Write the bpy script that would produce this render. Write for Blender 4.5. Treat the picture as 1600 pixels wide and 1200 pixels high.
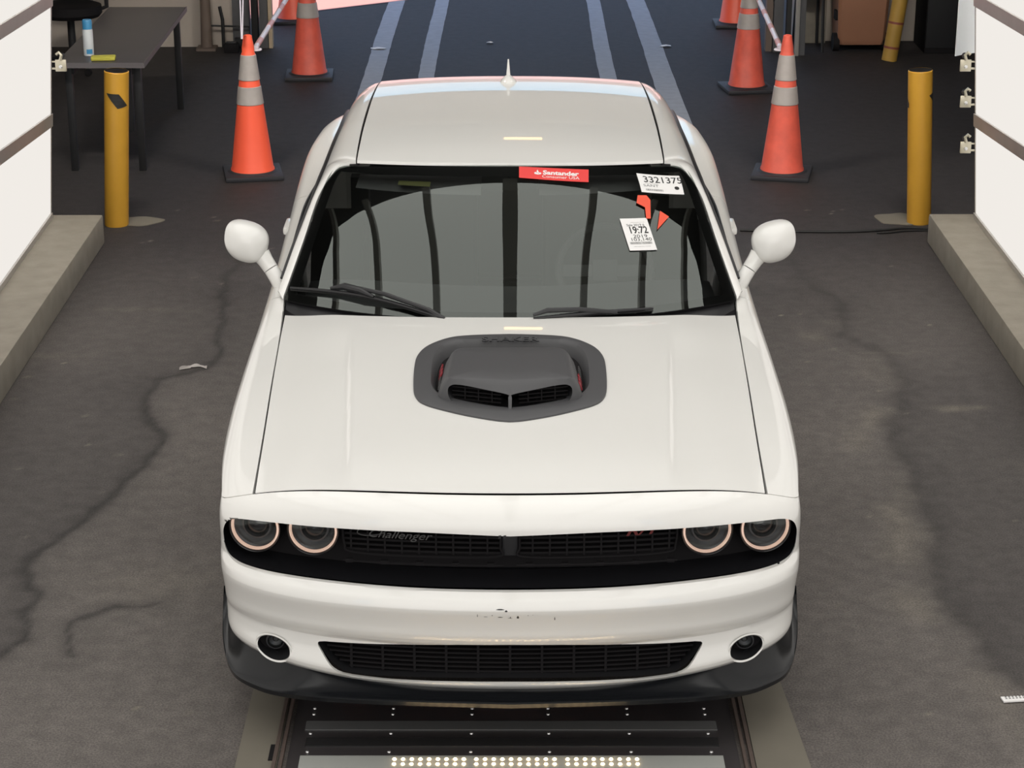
import bpy, bmesh, math, random
import numpy as np
from mathutils import Vector, Matrix
random.seed(7)
for o in list(bpy.data.objects): bpy.data.objects.remove(o)
SC = bpy.context.scene
COL = SC.collection
R = math.radians

# ------------------------------------------------------------------ camera
cam_d = bpy.data.cameras.new('camera'); cam = bpy.data.objects.new('camera', cam_d); COL.objects.link(cam)
cam_d.sensor_width = 36.0; cam_d.sensor_fit = 'HORIZONTAL'; cam_d.lens = 3400/1600*36.0
cam_d.shift_x = 3/1600
cam.location = (0, -6.06, 3.42); cam.rotation_euler = (R(90-19.5), 0, 0)
cam_d.clip_end = 300
SC.camera = cam

# ------------------------------------------------------------------ world, sun, exposure
SC.view_settings.view_transform = 'Standard'; SC.view_settings.look = 'None'
SC.view_settings.exposure = 0.0; SC.view_settings.gamma = 1.0
SC.view_settings.use_curve_mapping = False
W = bpy.data.worlds.new('sky'); SC.world = W; W.use_nodes = True
nt = W.node_tree; nt.nodes.clear()
wo = nt.nodes.new('ShaderNodeOutputWorld'); bg = nt.nodes.new('ShaderNodeBackground')
tc = nt.nodes.new('ShaderNodeTexCoord'); sx = nt.nodes.new('ShaderNodeSeparateXYZ'); cr = nt.nodes.new('ShaderNodeValToRGB')
nt.links.new(tc.outputs['Generated'], sx.inputs[0]); nt.links.new(sx.outputs['Z'], cr.inputs[0])
cr.color_ramp.elements[0].position = 0.0; cr.color_ramp.elements[0].color = (0.95, 0.88, 0.86, 1)
cr.color_ramp.elements[1].position = 0.45; cr.color_ramp.elements[1].color = (0.40, 0.50, 0.76, 1)
e = cr.color_ramp.elements.new(0.14); e.color = (0.36, 0.68, 0.95, 1)
nt.links.new(cr.outputs[0], bg.inputs[0]); bg.inputs[1].default_value = 1.45
nt.links.new(bg.outputs[0], wo.inputs[0])
sun_d = bpy.data.lights.new('sun', 'SUN'); sun_d.energy = 3.4; sun_d.angle = R(0.6); sun_d.color = (1.0, 0.93, 0.82)
sun = bpy.data.objects.new('sun', sun_d); COL.objects.link(sun); sun.rotation_euler = (R(10), 0, 0); sun.location = (0, -3, 12)

CEIL_E = 1.8     # radiance of the luminous ceiling panels
WALL_E = 0.88     # radiance of the luminous wall panels

# ------------------------------------------------------------------ materials
def mat(name, col=(.8,.8,.8), rough=.5, metal=0.0, coat=0.0, coat_r=.03, spec=.5, emit=None, es=1.0, noise=None, bump=0.0, bscale=200):
    m = bpy.data.materials.new(name); m.use_nodes = True
    n = m.node_tree; b = n.nodes['Principled BSDF']
    b.inputs['Base Color'].default_value = (*col, 1); b.inputs['Roughness'].default_value = rough
    b.inputs['Metallic'].default_value = metal; b.inputs['Coat Weight'].default_value = coat
    b.inputs['Coat Roughness'].default_value = coat_r; b.inputs['Specular IOR Level'].default_value = spec
    if emit: b.inputs['Emission Color'].default_value = (*emit, 1); b.inputs['Emission Strength'].default_value = es
    if noise:
        amt, sc, det = noise
        t = n.nodes.new('ShaderNodeTexCoord'); x = n.nodes.new('ShaderNodeTexNoise')
        x.inputs['Scale'].default_value = sc; x.inputs['Detail'].default_value = det
        n.links.new(t.outputs['Object'], x.inputs['Vector'])
        h = n.nodes.new('ShaderNodeMixRGB'); h.blend_type = 'MIX'
        h.inputs[1].default_value = (*[c*(1-amt) for c in col], 1); h.inputs[2].default_value = (*[min(1, c*(1+amt)) for c in col], 1)
        n.links.new(x.outputs['Fac'], h.inputs[0]); n.links.new(h.outputs[0], b.inputs['Base Color'])
    if bump:
        t2 = n.nodes.new('ShaderNodeTexCoord'); x2 = n.nodes.new('ShaderNodeTexNoise'); x2.inputs['Scale'].default_value = bscale
        bp = n.nodes.new('ShaderNodeBump'); bp.inputs['Strength'].default_value = bump; bp.inputs['Distance'].default_value = .002
        n.links.new(t2.outputs['Object'], x2.inputs['Vector']); n.links.new(x2.outputs['Fac'], bp.inputs['Height']); n.links.new(bp.outputs[0], b.inputs['Normal'])
    return m

def glass_mat(name, tint, refl_ior, rough=.0):
    m = bpy.data.materials.new(name); m.use_nodes = True; n = m.node_tree; n.nodes.clear()
    o = n.nodes.new('ShaderNodeOutputMaterial'); mx = n.nodes.new('ShaderNodeMixShader')
    tr = n.nodes.new('ShaderNodeBsdfTransparent'); gl = n.nodes.new('ShaderNodeBsdfGlossy'); fr = n.nodes.new('ShaderNodeFresnel')
    tr.inputs[0].default_value = (*tint, 1); gl.inputs['Roughness'].default_value = rough; gl.inputs[0].default_value = (.93, 1.0, .95, 1)
    fr.inputs[0].default_value = refl_ior
    n.links.new(fr.outputs[0], mx.inputs[0]); n.links.new(tr.outputs[0], mx.inputs[1]); n.links.new(gl.outputs[0], mx.inputs[2]); n.links.new(mx.outputs[0], o.inputs[0])
    return m

def emis(name, col, s):
    m = bpy.data.materials.new(name); m.use_nodes = True; n = m.node_tree; n.nodes.clear()
    o = n.nodes.new('ShaderNodeOutputMaterial'); em = n.nodes.new('ShaderNodeEmission')
    em.inputs[0].default_value = (*col, 1); em.inputs[1].default_value = s; n.links.new(em.outputs[0], o.inputs[0])
    return m

M = {}
M['paint'] = mat('white car paint', (.80,.793,.765), .32, coat=.8, coat_r=.02)
M['paint2'] = M['paint']
M['black'] = mat('black plastic', (.018,.018,.02), .38)
M['blackmatte'] = mat('matte black', (.010,.009,.010), .75, spec=.18)
M['satin'] = mat('satin charcoal scoop', (.066,.066,.070), .5, bump=.05, bscale=900)
M['gloss'] = mat('gloss black', (.012,.012,.014), .16)
M['splitter'] = mat('satin black splitter', (.011,.012,.014), .2, spec=.36)
M['rubber'] = mat('rubber', (.02,.02,.02), .75)
M['chrome'] = mat('chrome', (.75,.75,.75), .12, metal=1)
M['alu'] = mat('brushed aluminium', (.52,.50,.47), .4, metal=.6, noise=(.12, 6, 3))
M['steel'] = mat('grey steel', (.26,.26,.27), .38, metal=.8, noise=(.2, 4, 4))
M['glass'] = glass_mat('windshield glass', (.60,.64,.62), 1.76)
M['sideglass'] = glass_mat('dark side glass', (.12,.13,.13), 1.5)
M['lens'] = glass_mat('clear lens', (.9,.92,.93), 1.45)
M['interior'] = mat('dark interior', (.10,.095,.10), .7)
M['liner'] = mat('grey headliner cloth', (.22,.21,.215), .9)
M['seat'] = mat('dark seat leather', (.06,.056,.06), .5)
M['halo'] = mat('headlight halo ring', (.9,.78,.72), .3, emit=(1.0,.66,.50), es=.62)
M['reflector'] = mat('lamp reflector', (.7,.71,.72), .2, metal=.9)
M['lampdark'] = mat('lamp inner dark', (.06,.06,.065), .25)
M['cone'] = mat('orange cone plastic', (1.0,.125,.06), .42, noise=(.08, 5, 3))
M['conedirty'] = mat('dirty orange cone plastic', (.72,.115,.075), .5, noise=(.35, 9, 6))
M['coneband'] = mat('grey reflective band', (.40,.37,.35), .35, noise=(.1, 20, 2))
M['conebase'] = mat('black cone base', (.025,.025,.03), .6)
M['yellow'] = mat('yellow bollard paint', (.58,.31,.035), .42, noise=(.08, 7, 3))
M['yellowold'] = mat('worn yellow paint', (.42,.25,.045), .5, noise=(.25, 6, 4))
M['concrete'] = mat('concrete kerb', (.25,.225,.185), .85, noise=(.28, 9, 8), bump=.5, bscale=120)
M['concstrip'] = mat('smooth concrete strip', (.16,.145,.115), .8, noise=(.16, 6, 6))
M['wallbeige'] = mat('beige wall', (.42,.37,.32), .8, noise=(.06, 3, 3))
M['walldark'] = mat('dark wall', (.03,.028,.03), .8)
M['roofdark'] = mat('dark roof', (.075,.073,.072), .8)
M['purlin'] = mat('grey purlin', (.42,.41,.39), .7)
M['table'] = mat('dark laminate table', (.055,.052,.058), .33, noise=(.15, 3, 2))
M['tableedge'] = mat('grey table edge', (.12,.11,.115), .5)
M['blackmetal'] = mat('black metal', (.012,.012,.013), .5)
M['brown'] = mat('brown bin plastic', (.30,.145,.085), .55, noise=(.12, 4, 3))
M['whiteplastic'] = mat('white sheet plastic', (.75,.78,.80), .4)
M['paper'] = mat('white paper', (.85,.84,.83), .6)
M['ink'] = mat('black print', (.02,.02,.02), .6)
M['inkgrey'] = mat('grey print', (.18,.18,.18), .6)
M['bannerred'] = mat('red banner', (.80,.055,.05), .5)
M['visor'] = mat('visor label', (.30,.29,.10), .6)
M['orangeflag'] = mat('orange flag', (.85,.10,.05), .6)
M['redbadge'] = mat('red badge', (.16,.02,.02), .45)
M['greybadge'] = mat('grey badge', (.10,.10,.10), .4, metal=.3)
M['canwhite'] = mat('white can', (.55,.58,.60), .35)
M['canblue'] = mat('blue cap', (.05,.24,.45), .4)
M['sponge'] = mat('yellow sponge', (.45,.42,.06), .8)
M['brownpipe'] = mat('brown pipe', (.14,.105,.085), .6)
M['jamb'] = mat('grey door jamb', (.10,.10,.105), .45, noise=(.2, 5, 3))
M['jamblight'] = mat('pale door edge', (.45,.36,.25), .5)  # sunlight on the door edge put into the colour
M['cable'] = mat('black cable', (.012,.012,.012), .5)
M['barwhite'] = mat('white barrier pole', (.75,.70,.78), .35)
M['barred'] = mat('pale red barrier stripe', (.62,.30,.29), .4)
M['clip'] = mat('zinc clip', (.62,.58,.46), .3, metal=.55)
M['plate'] = mat('dark scanner deck', (.06,.054,.056), .35, metal=.2, noise=(.3, 5, 6))
M['slot'] = mat('grey glass strip', (.14,.14,.14), .2)
M['slotdark'] = mat('dark glass strip', (.03,.029,.03), .2)
M['ledbed'] = mat('led strip bed', (.36,.37,.35), .3)
M['rust'] = mat('rusty edge', (.09,.065,.055), .6, noise=(.3, 30, 4))
M['led'] = emis('led', (1.0,.70,.36), 26.0)
M['screw'] = mat('bright screw', (.8,.8,.8), .25, metal=.8)
M['ceilpanel'] = emis('luminous ceiling fabric', (1.0,.975,.93), CEIL_E)
M['endpanel'] = emis('luminous end wall', (1.0,.96,.91), 2.2)  # glow added behind the camera to fill the bumper
M['flood'] = emis('flood lamp panel', (1.0,.94,.86), 108.0)  # glow of the added fill lights for the back of the hall
M['wallpanel'] = emis('luminous wall panel', (1.0,.955,.90), WALL_E)
M['taillamp'] = mat('tail lamp red', (.3,.01,.01), .2)
M['pinkapron'] = mat('pink concrete apron', (.80,.40,.34), .85, noise=(.04, 1, 2))  # glare of the sunlit ground outside painted in as pink
M['lane'] = mat('worn white lane paint', (.34,.36,.40), .7, noise=(.2, 14, 6))
M['farwall'] = mat('far building wall', (.55,.40,.33), .8)
M['lamporange'] = emis('amber ceiling lamp', (1.0,.60,.22), 6.0)

def floor_material():
    m = bpy.data.materials.new('asphalt'); m.use_nodes = True; n = m.node_tree; b = n.nodes['Principled BSDF']
    L = n.links
    t = n.nodes.new('ShaderNodeTexCoord')
    def noise(s, d, r=.6):
        x = n.nodes.new('ShaderNodeTexNoise'); x.inputs['Scale'].default_value = s; x.inputs['Detail'].default_value = d; x.inputs['Roughness'].default_value = r
        L.new(t.outputs['Object'], x.inputs['Vector']); return x
    big = noise(.8, 6); fine = noise(140, 2, .8); mid = noise(14, 5)
    def mix(kind, a, bb, f):
        x = n.nodes.new('ShaderNodeMixRGB'); x.blend_type = kind
        for i, v in ((0, f), (1, a), (2, bb)):
            if hasattr(v, 'is_linked') or hasattr(v, 'links'): L.new(v, x.inputs[i])
            elif isinstance(v, tuple): x.inputs[i].default_value = (*v, 1)
            else: x.inputs[i].default_value = v
        return x.outputs[0]
    def ramp(src, a, bb):
        x = n.nodes.new('ShaderNodeMapRange'); x.inputs[1].default_value = a; x.inputs[2].default_value = bb; L.new(src, x.inputs[0]); return x.outputs[0]
    def attr(nm):
        a = n.nodes.new('ShaderNodeAttribute'); a.attribute_name = nm; return a.outputs['Fac']
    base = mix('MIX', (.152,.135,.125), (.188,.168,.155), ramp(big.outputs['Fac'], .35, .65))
    base = mix('MIX', base, (.052,.046,.047), attr('seal'))  # dark sealcoat, and rear shade put into the colour
    base = mix('MIX', base, (.27,.24,.20), attr('pale'))
    base = mix('MIX', base, (.04,.036,.034), attr('crack'))
    base = mix('MULTIPLY', base, (.55,.55,.55), ramp(fine.outputs['Fac'], .62, .38))
    base = mix('MULTIPLY', base, (.75,.75,.75), ramp(mid.outputs['Fac'], .65, .35))
    L.new(base, b.inputs['Base Color']); b.inputs['Roughness'].default_value = .72; b.inputs['Specular IOR Level'].default_value = .35
    bp = n.nodes.new('ShaderNodeBump'); bp.inputs['Strength'].default_value = .35; bp.inputs['Distance'].default_value = .004
    L.new(fine.outputs['Fac'], bp.inputs['Height']); L.new(bp.outputs[0], b.inputs['Normal'])
    return m
M['asphalt'] = floor_material()

# ------------------------------------------------------------------ mesh helpers
class MB:
    def __init__(s): s.v = []; s.f = []; s.mi = []
    def add(s, verts, faces, mi=0):
        o = len(s.v); s.v += [tuple(float(c) for c in p) for p in verts]; s.f += [tuple(i+o for i in f) for f in faces]; s.mi += [mi]*len(faces); return s
    def box(s, c, d, rz=0, mi=0, bev=0, mtx=None):
        bm = bmesh.new(); bmesh.ops.create_cube(bm, size=1)
        for v in bm.verts: v.co = Vector((v.co.x*d[0], v.co.y*d[1], v.co.z*d[2]))
        if bev: bmesh.ops.bevel(bm, geom=list(bm.edges), offset=bev, segments=2, affect='EDGES', profile=.6)
        mt = Matrix.Translation(c) @ (mtx if mtx is not None else Matrix.Rotation(rz, 4, 'Z'))
        bm.verts.ensure_lookup_table(); bm.verts.index_update()
        s.add([mt @ v.co for v in bm.verts], [[v.index for v in f.verts] for f in bm.faces], mi); bm.free(); return s
    def lathe(s, prof, c=(0,0,0), n=32, mi=0, mtx=None, cap=True):
        V = []; F = []
        for (r, z) in prof:
            for k in range(n):
                a = 2*math.pi*k/n; V.append(Vector((r*math.cos(a), r*math.sin(a), z)))
        for i in range(len(prof)-1):
            for k in range(n):
                k2 = (k+1) % n; F.append((i*n+k, i*n+k2, (i+1)*n+k2, (i+1)*n+k))
        if cap:
            F.append(tuple(range(n-1, -1, -1))); F.append(tuple((len(prof)-1)*n+k for k in range(n)))
        mt = Matrix.Translation(c) @ (mtx if mtx is not None else Matrix.Identity(4))
        s.add([mt @ v for v in V], F, mi); return s
    def tube(s, pts, r, n=10, mi=0):
        pts = [Vector(p) for p in pts]; rs = r if isinstance(r, (list, tuple)) else [r]*len(pts)
        V = []; F = []; up = Vector((0, 0, 1)); prev = None
        for i, p in enumerate(pts):
            t = (pts[min(i+1, len(pts)-1)]-pts[max(i-1, 0)]).normalized()
            if prev is None:
                a = t.orthogonal().normalized() if abs(t.z) > .95 else t.cross(up).normalized()
            else:
                a = (prev - t*prev.dot(t)).normalized()
            prev = a; b = t.cross(a)
            for k in range(n):
                an = 2*math.pi*k/n; V.append(p + (a*math.cos(an)+b*math.sin(an))*rs[i])
        for i in range(len(pts)-1):
            for k in range(n):
                k2 = (k+1) % n; F.append((i*n+k, i*n+k2, (i+1)*n+k2, (i+1)*n+k))
        F.append(tuple(range(n-1, -1, -1))); F.append(tuple((len(pts)-1)*n+k for k in range(n)))
        s.add(V, F, mi); return s
    def grid(s, P, flip=False, mi=0):
        nu = len(P); nv = len(P[0]); V = [p for row in P for p in row]; F = []
        for i in range(nu-1):
            for j in range(nv-1):
                q = (i*nv+j, i*nv+j+1, (i+1)*nv+j+1, (i+1)*nv+j); F.append(q[::-1] if flip else q)
        s.add(V, F, mi); return s
    def prism(s, poly, z0, z1, mtx=None, mi=0):
        n = len(poly); V = [Vector((x, y, z0)) for x, y in poly]+[Vector((x, y, z1)) for x, y in poly]
        F = [tuple(range(n-1, -1, -1)), tuple(range(n, 2*n))]+[(i, (i+1) % n, n+(i+1) % n, n+i) for i in range(n)]
        if mtx is not None: V = [mtx @ v for v in V]
        s.add(V, F, mi); return s
    def build(s, name, m, parent=None, loc=None, smooth=35, recalc=True, loc_origin=None):
        me = bpy.data.meshes.new(name); me.from_pydata(s.v, [], s.f); me.update()
        ms = m if isinstance(m, (list, tuple)) else [m]
        for x in ms: me.materials.append(M[x] if isinstance(x, str) else x)
        if len(ms) > 1: me.polygons.foreach_set('material_index', s.mi)
        o = bpy.data.objects.new(name, me); COL.objects.link(o)
        finish(me, smooth, recalc)
        if parent is not None: o.parent = parent
        if loc: o.location = loc
        return o

def finish(me, ang=35, recalc=True):
    bm = bmesh.new(); bm.from_mesh(me)
    bmesh.ops.remove_doubles(bm, verts=bm.verts, dist=1e-5)
    if recalc: bmesh.ops.recalc_face_normals(bm, faces=bm.faces)
    for f in bm.faces: f.smooth = ang > 0
    if ang > 0:
        for e in bm.edges:
            e.smooth = not (len(e.link_faces) == 2 and e.calc_face_angle(0) > R(ang))
    bm.to_mesh(me); bm.free()

def modify(o, *mods, smooth=35):
    """apply modifiers [(type, dict)] and return o with the new mesh"""
    for t, kw in mods:
        md = o.modifiers.new(t, t)
        for k, v in kw.items(): setattr(md, k, v)
    dg = bpy.context.evaluated_depsgraph_get(); dg.update()
    me = bpy.data.meshes.new_from_object(o.evaluated_get(dg)); o.modifiers.clear(); old = o.data; nm = old.name
    o.data = me; bpy.data.meshes.remove(old); me.name = nm
    finish(me, smooth, False); return o

def cut(o, cutters, smooth=35, solver='EXACT'):
    modify(o, *[('BOOLEAN', dict(operation='DIFFERENCE', solver=solver, use_self=True, object=c)) for c in cutters], smooth=smooth)
    return o

def kill(*os):
    for o in os:
        me = o.data; bpy.data.objects.remove(o); bpy.data.meshes.remove(me)

def thing(name, label, cat, loc=(0,0,0), rz=0, group=None):
    o = bpy.data.objects.new(name, None); o.empty_display_size = .1; COL.objects.link(o)
    o.location = loc; o.rotation_euler = (0, 0, rz); return tag(o, label, cat, group)
def tag(o, label, cat, group=None):
    o['label'] = label; o['category'] = cat
    if group: o['group'] = group
    return o
def struct(o): o['kind'] = 'structure'; return o
def copy_thing(root, loc, rz, label, group=None):
    r = root.copy(); COL.objects.link(r); r.location = loc; r.rotation_euler = (0, 0, rz); r['label'] = label
    if group: r['group'] = group
    for ch in list(root.children):
        c = ch.copy(); COL.objects.link(c); c.parent = r
        for g in list(ch.children):
            d = g.copy(); COL.objects.link(d); d.parent = c
    return r

def pchip(ts, ps):
    ts = np.array(ts, float); ps = np.array(ps, float)
    if ps.ndim == 1: ps = ps[:, None]; one = True
    else: one = False
    h = np.diff(ts)[:, None]; d = np.diff(ps, axis=0)/h
    m = np.zeros_like(ps); m[0] = d[0]; m[-1] = d[-1]
    for i in range(1, len(ts)-1):
        w1 = 2*h[i]+h[i-1]; w2 = h[i]+2*h[i-1]; ok = d[i-1]*d[i] > 0
        with np.errstate(all='ignore'):
            m[i] = np.where(ok, (w1+w2)/(w1/np.where(ok, d[i-1], 1)+w2/np.where(ok, d[i], 1)), 0)
    def f(t):
        t = min(max(t, ts[0]), ts[-1]); i = min(int(np.searchsorted(ts, t, 'right'))-1, len(ts)-2)
        hh = ts[i+1]-ts[i]; s = (t-ts[i])/hh
        r = (2*s**3-3*s*s+1)*ps[i]+(s**3-2*s*s+s)*hh*m[i]+(-2*s**3+3*s*s)*ps[i+1]+(s**3-s*s)*hh*m[i+1]
        return float(r[0]) if one else r
    return f

def catmull(pts, n, closed=False):
    pts = [np.array(p, float) for p in pts]; out = []; N = len(pts); seg = N if closed else N-1
    for i in range(seg):
        if closed: p0, p1, p2, p3 = pts[(i-1) % N], pts[i], pts[(i+1) % N], pts[(i+2) % N]
        else: p0, p1, p2, p3 = pts[max(i-1, 0)], pts[i], pts[i+1], pts[min(i+2, N-1)]
        for k in range(n):
            t = k/n; out.append(.5*((2*p1)+(-p0+p2)*t+(2*p0-5*p1+4*p2-p3)*t*t+(-p0+3*p1-3*p2+p3)*t**3))
    if not closed: out.append(pts[-1])
    return [tuple(p) for p in out]

def arc_resample(P, n):
    P = np.array(P, float); d = np.r_[0, np.cumsum(np.linalg.norm(np.diff(P, axis=0), axis=1))]
    t = np.linspace(0, d[-1], n); return np.stack([np.interp(t, d, P[:, k]) for k in range(P.shape[1])], 1)

def text_mb(txt, size, shear=0, extrude=.0006, align='CENTER', sx=1.0, bold=0.0):
    cu = bpy.data.curves.new('t', 'FONT'); cu.body = txt; cu.size = size; cu.shear = shear; cu.extrude = extrude
    cu.align_x = align; cu.align_y = 'CENTER'; cu.offset = bold; cu.resolution_u = 3
    o = bpy.data.objects.new('t', cu); COL.objects.link(o)
    dg = bpy.context.evaluated_depsgraph_get(); dg.update()
    me = bpy.data.meshes.new_from_object(o.evaluated_get(dg))
    V = [Vector((v.co.x*sx, v.co.y, v.co.z)) for v in me.vertices]; F = [tuple(p.vertices) for p in me.polygons]
    bpy.data.objects.remove(o); bpy.data.curves.remove(cu); bpy.data.meshes.remove(me)
    return V, F

# ================================================================== SETTING
def poly_dist(px, py, poly):
    best = 9.0
    for (ax, ay), (bx, by) in zip(poly[:-1], poly[1:]):
        dx, dy = bx-ax, by-ay; t = max(0, min(1, ((px-ax)*dx+(py-ay)*dy)/(dx*dx+dy*dy+1e-9)))
        best = np.minimum(best, math.hypot(px-ax-t*dx, py-ay-t*dy))
    return best
CRACK_L = [(-1.42,7.0),(-1.6,6.2),(-1.5,5.7),(-1.56,5.32),(-1.49,4.72),(-1.43,4.02),(-1.46,3.83),(-1.56,3.76),(-1.66,3.67),(-1.68,3.36),(-1.62,3.11),(-1.53,2.92),(-1.55,2.65),(-1.62,2.39),(-1.65,2.11),(-1.75,1.85),(-1.85,1.58),(-1.84,1.45),(-1.75,1.29),(-1.75,1.13),(-1.73,.91),(-1.78,.77),(-1.9,.4)]
CRACK_L2 = [(-1.30,1.17),(-1.43,1.16),(-1.58,1.02),(-1.58,.88),(-1.54,.77)]
CRACK_R = [(1.5,7.0),(1.55,5.8),(1.63,5.18),(1.75,4.88),(1.67,4.3),(1.86,4.04),(1.85,3.6),(1.75,3.14),(1.67,2.87),(1.71,2.56),(1.66,2.27),(1.70,1.92),(1.63,1.62),(1.58,1.28),(1.66,.95),(1.68,.69),(1.74,.53),(1.8,.2),(1.85,-.4)]

def dist_field(X, Y, poly):
    D = np.full(X.shape, 9.0)
    for (ax, ay), (bx, by) in zip(poly[:-1], poly[1:]):
        dx, dy = bx-ax, by-ay; t = np.clip(((X-ax)*dx+(Y-ay)*dy)/(dx*dx+dy*dy+1e-9), 0, 1)
        D = np.minimum(D, np.hypot(X-ax-t*dx, Y-ay-t*dy))
    return D
def vnoise(X, Y, sc, seed):
    rng = np.random.RandomState(seed); g = rng.rand(64, 64)
    x = X*sc+100; y = Y*sc+100; i = np.floor(x).astype(int); j = np.floor(y).astype(int); fx = x-i; fy = y-j
    fx = fx*fx*(3-2*fx); fy = fy*fy*(3-2*fy); a = lambda p, q: g[p % 64, q % 64]
    return (a(i, j)*(1-fx)+a(i+1, j)*fx)*(1-fy)+(a(i, j+1)*(1-fx)+a(i+1, j+1)*fx)*fy
def make_floor():
    xs = np.r_[np.linspace(-14, -3, 12), np.arange(-2.6, 2.601, .02), np.linspace(3, 14, 12)]
    ys = np.r_[np.linspace(-9, -1, 9), np.arange(-.6, 7.2, .02), np.linspace(7.4, 17, 60)]
    X, Y = np.meshgrid(xs, ys, indexing='ij'); nx, ny = X.shape
    V = np.stack([X.ravel(), Y.ravel(), np.zeros(X.size)], 1)
    idx = np.arange(nx*ny).reshape(nx, ny)
    F = np.stack([idx[:-1, :-1].ravel(), idx[1:, :-1].ravel(), idx[1:, 1:].ravel(), idx[:-1, 1:].ravel()], 1)
    me = bpy.data.meshes.new('floor'); me.from_pydata(V.tolist(), [], F.tolist()); me.materials.append(M['asphalt'])
    n1 = vnoise(X, Y, 9, 1)+.5*vnoise(X, Y, 23, 2); n1 = (n1-.75)/.75
    Xw = X+.03*n1; Yw = Y+.03*(vnoise(X, Y, 11, 5)-.5)*2
    dl = np.minimum(dist_field(Xw, Yw, CRACK_L), dist_field(Xw, Yw, CRACK_L2)+.008); dr = dist_field(Xw, Yw, CRACK_R)
    crack = np.clip(1-dl/(.035+.012*n1), 0, 1)*.72+.26*np.exp(-(dl/.08)**2)
    crack = np.maximum(crack, np.clip(1-dr/(.05+.03*n1), 0, 1)*.35+.22*np.exp(-(dr/.09)**2))
    crack = np.where(Y > 6.5, crack*.2, crack)
    cl = np.array(sorted([(y, x) for x, y in CRACK_L])); crr = np.array(sorted([(y, x) for x, y in CRACK_R]))
    xl = np.interp(Y, cl[:, 0], cl[:, 1]); xr = np.interp(Y, crr[:, 0], crr[:, 1])
    s = lambda v: np.clip(v, 0, 1)
    seal_shade = np.maximum(s((xl-Xw)/.06+.5), s((Xw-xr)/.06+.5))*(.65+.35*vnoise(X, Y, 1.7, 3))
    seal_shade = np.maximum(seal_shade*.6, s((Y-2.9)/3.2))  # darker toward the back: dim rear light painted into the asphalt
    # pale worn patches beside the right crack and a few scuffs
    pale = s(1-np.abs(Xw-xr+.12)/.14)*s((vnoise(X, Y, 3.5, 8)-.35)*3)*.55*(Y < 4.6)
    for (cx, cy, rx, ry, k) in [(1.86,4.06,.12,.03,.5),(2.02,3.25,.07,.05,.8),(2.12,3.27,.05,.03,.6),(2.32,2.55,.16,.06,.35),(-1.92,4.75,.25,.04,.25),(-2.3,4.0,.2,.06,.25),(-1.3,1.35,.25,.2,.3)]:
        d = ((Xw-cx)/rx)**2+((Yw-cy)/ry)**2; pale = np.maximum(pale, k*np.exp(-d)*(.4+.9*vnoise(X, Y, 30, 4)))
    sp = np.random.RandomState(5)
    for k in range(110):     # pale grit specks
        cx = sp.uniform(-2.3, 2.3); cy = sp.uniform(.2, 7); d = ((X-cx)**2+(Y-cy)**2)/(.007+.005*sp.rand())**2
        pale = np.maximum(pale, np.exp(-d)*sp.uniform(.5, 1.4))
    for nm, a in (('crack', crack), ('seal', seal_shade), ('pale', pale)):
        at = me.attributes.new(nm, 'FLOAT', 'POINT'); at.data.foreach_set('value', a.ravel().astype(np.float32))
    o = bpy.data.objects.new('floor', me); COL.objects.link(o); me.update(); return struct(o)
make_floor()
struct(MB().add([(-2.12-6*1.37,13.53-6,.004),(-2.12,13.53,.004),(-.94,14.39,.004),(1.2,15.95,.004),(14,24,.004),(14,70,.004),(-40,70,.004),(-40,7.5,.004)], [tuple(range(8))]).build('floor_2', 'pinkapron', recalc=False))  # sunlit patch drawn as its own pink polygon
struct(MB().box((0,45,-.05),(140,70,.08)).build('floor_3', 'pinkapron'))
# painted lane lines leading out of the door
LN = [((-1.10,11.13),(-1.14,14.3),.15),((-.69,11.13),(-.72,14.5),.125),((.735,11.13),(.74,15.2),.12),((1.14,9.6),(1.12,15.3),.15)]
for i, ((ax, ay), (bx, by), w) in enumerate([((-1.085,9.2),(-1.06,14.35),.15),((-.665,9.6),(-.635,14.6),.125),((.765,9.4),(.775,15.4),.13),((1.215,8.6),(1.165,15.4),.17)]):
    m = MB(); P = []
    for k in range(41):
        t = k/40; x = ax+(bx-ax)*t; y = ay+(by-ay)*t; j = .006*math.sin(7*t+i)+random.uniform(-.003, .003)
        P.append([(x-w/2+j, y, .003), (x+w/2+j*.6, y, .003)])
    m.grid(P); o = m.build('trim_%d' % (i+1), 'lane', recalc=False); struct(o)

# kerbs
for side, s, x0, y1 in (('left', -1, 2.335, 6.03), ('right', 1, 2.405, 6.05)):
    m = MB(); m.box((s*(x0+.45), (y1-8)/2, .085), (.9, y1+8, .17), bev=.012); struct(m.build('wall_%s' % side, 'concrete'))
# concrete strips beside the scanner deck
struct(MB().box((-.80, -.9, .002), (.13, 2.96, .006)).build('trim_5', 'concstrip'))
m = MB(); m.prism([(.775,-2.4),(.99,-2.4),(.945,0),(.925,.4),(.915,.58),(.775,.58)], -.001, .005); struct(m.build('trim_6', 'concstrip'))
# worn concrete patches at the bollard feet
for i, (cx, cy, rx, ry) in enumerate([(-2.24, 6.50, .17, .10), (2.33, 6.55, .15, .13)]):
    P = [(cx+rx*math.cos(a)*(1+.12*math.sin(3*a+i)), cy+ry*math.sin(a)*(1+.1*math.cos(5*a))) for a in np.linspace(0, 2*math.pi, 40, endpoint=False)]
    struct(MB().prism(P, -.001, .004).build('trim_%d' % (7+i), 'concstrip'))

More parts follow.
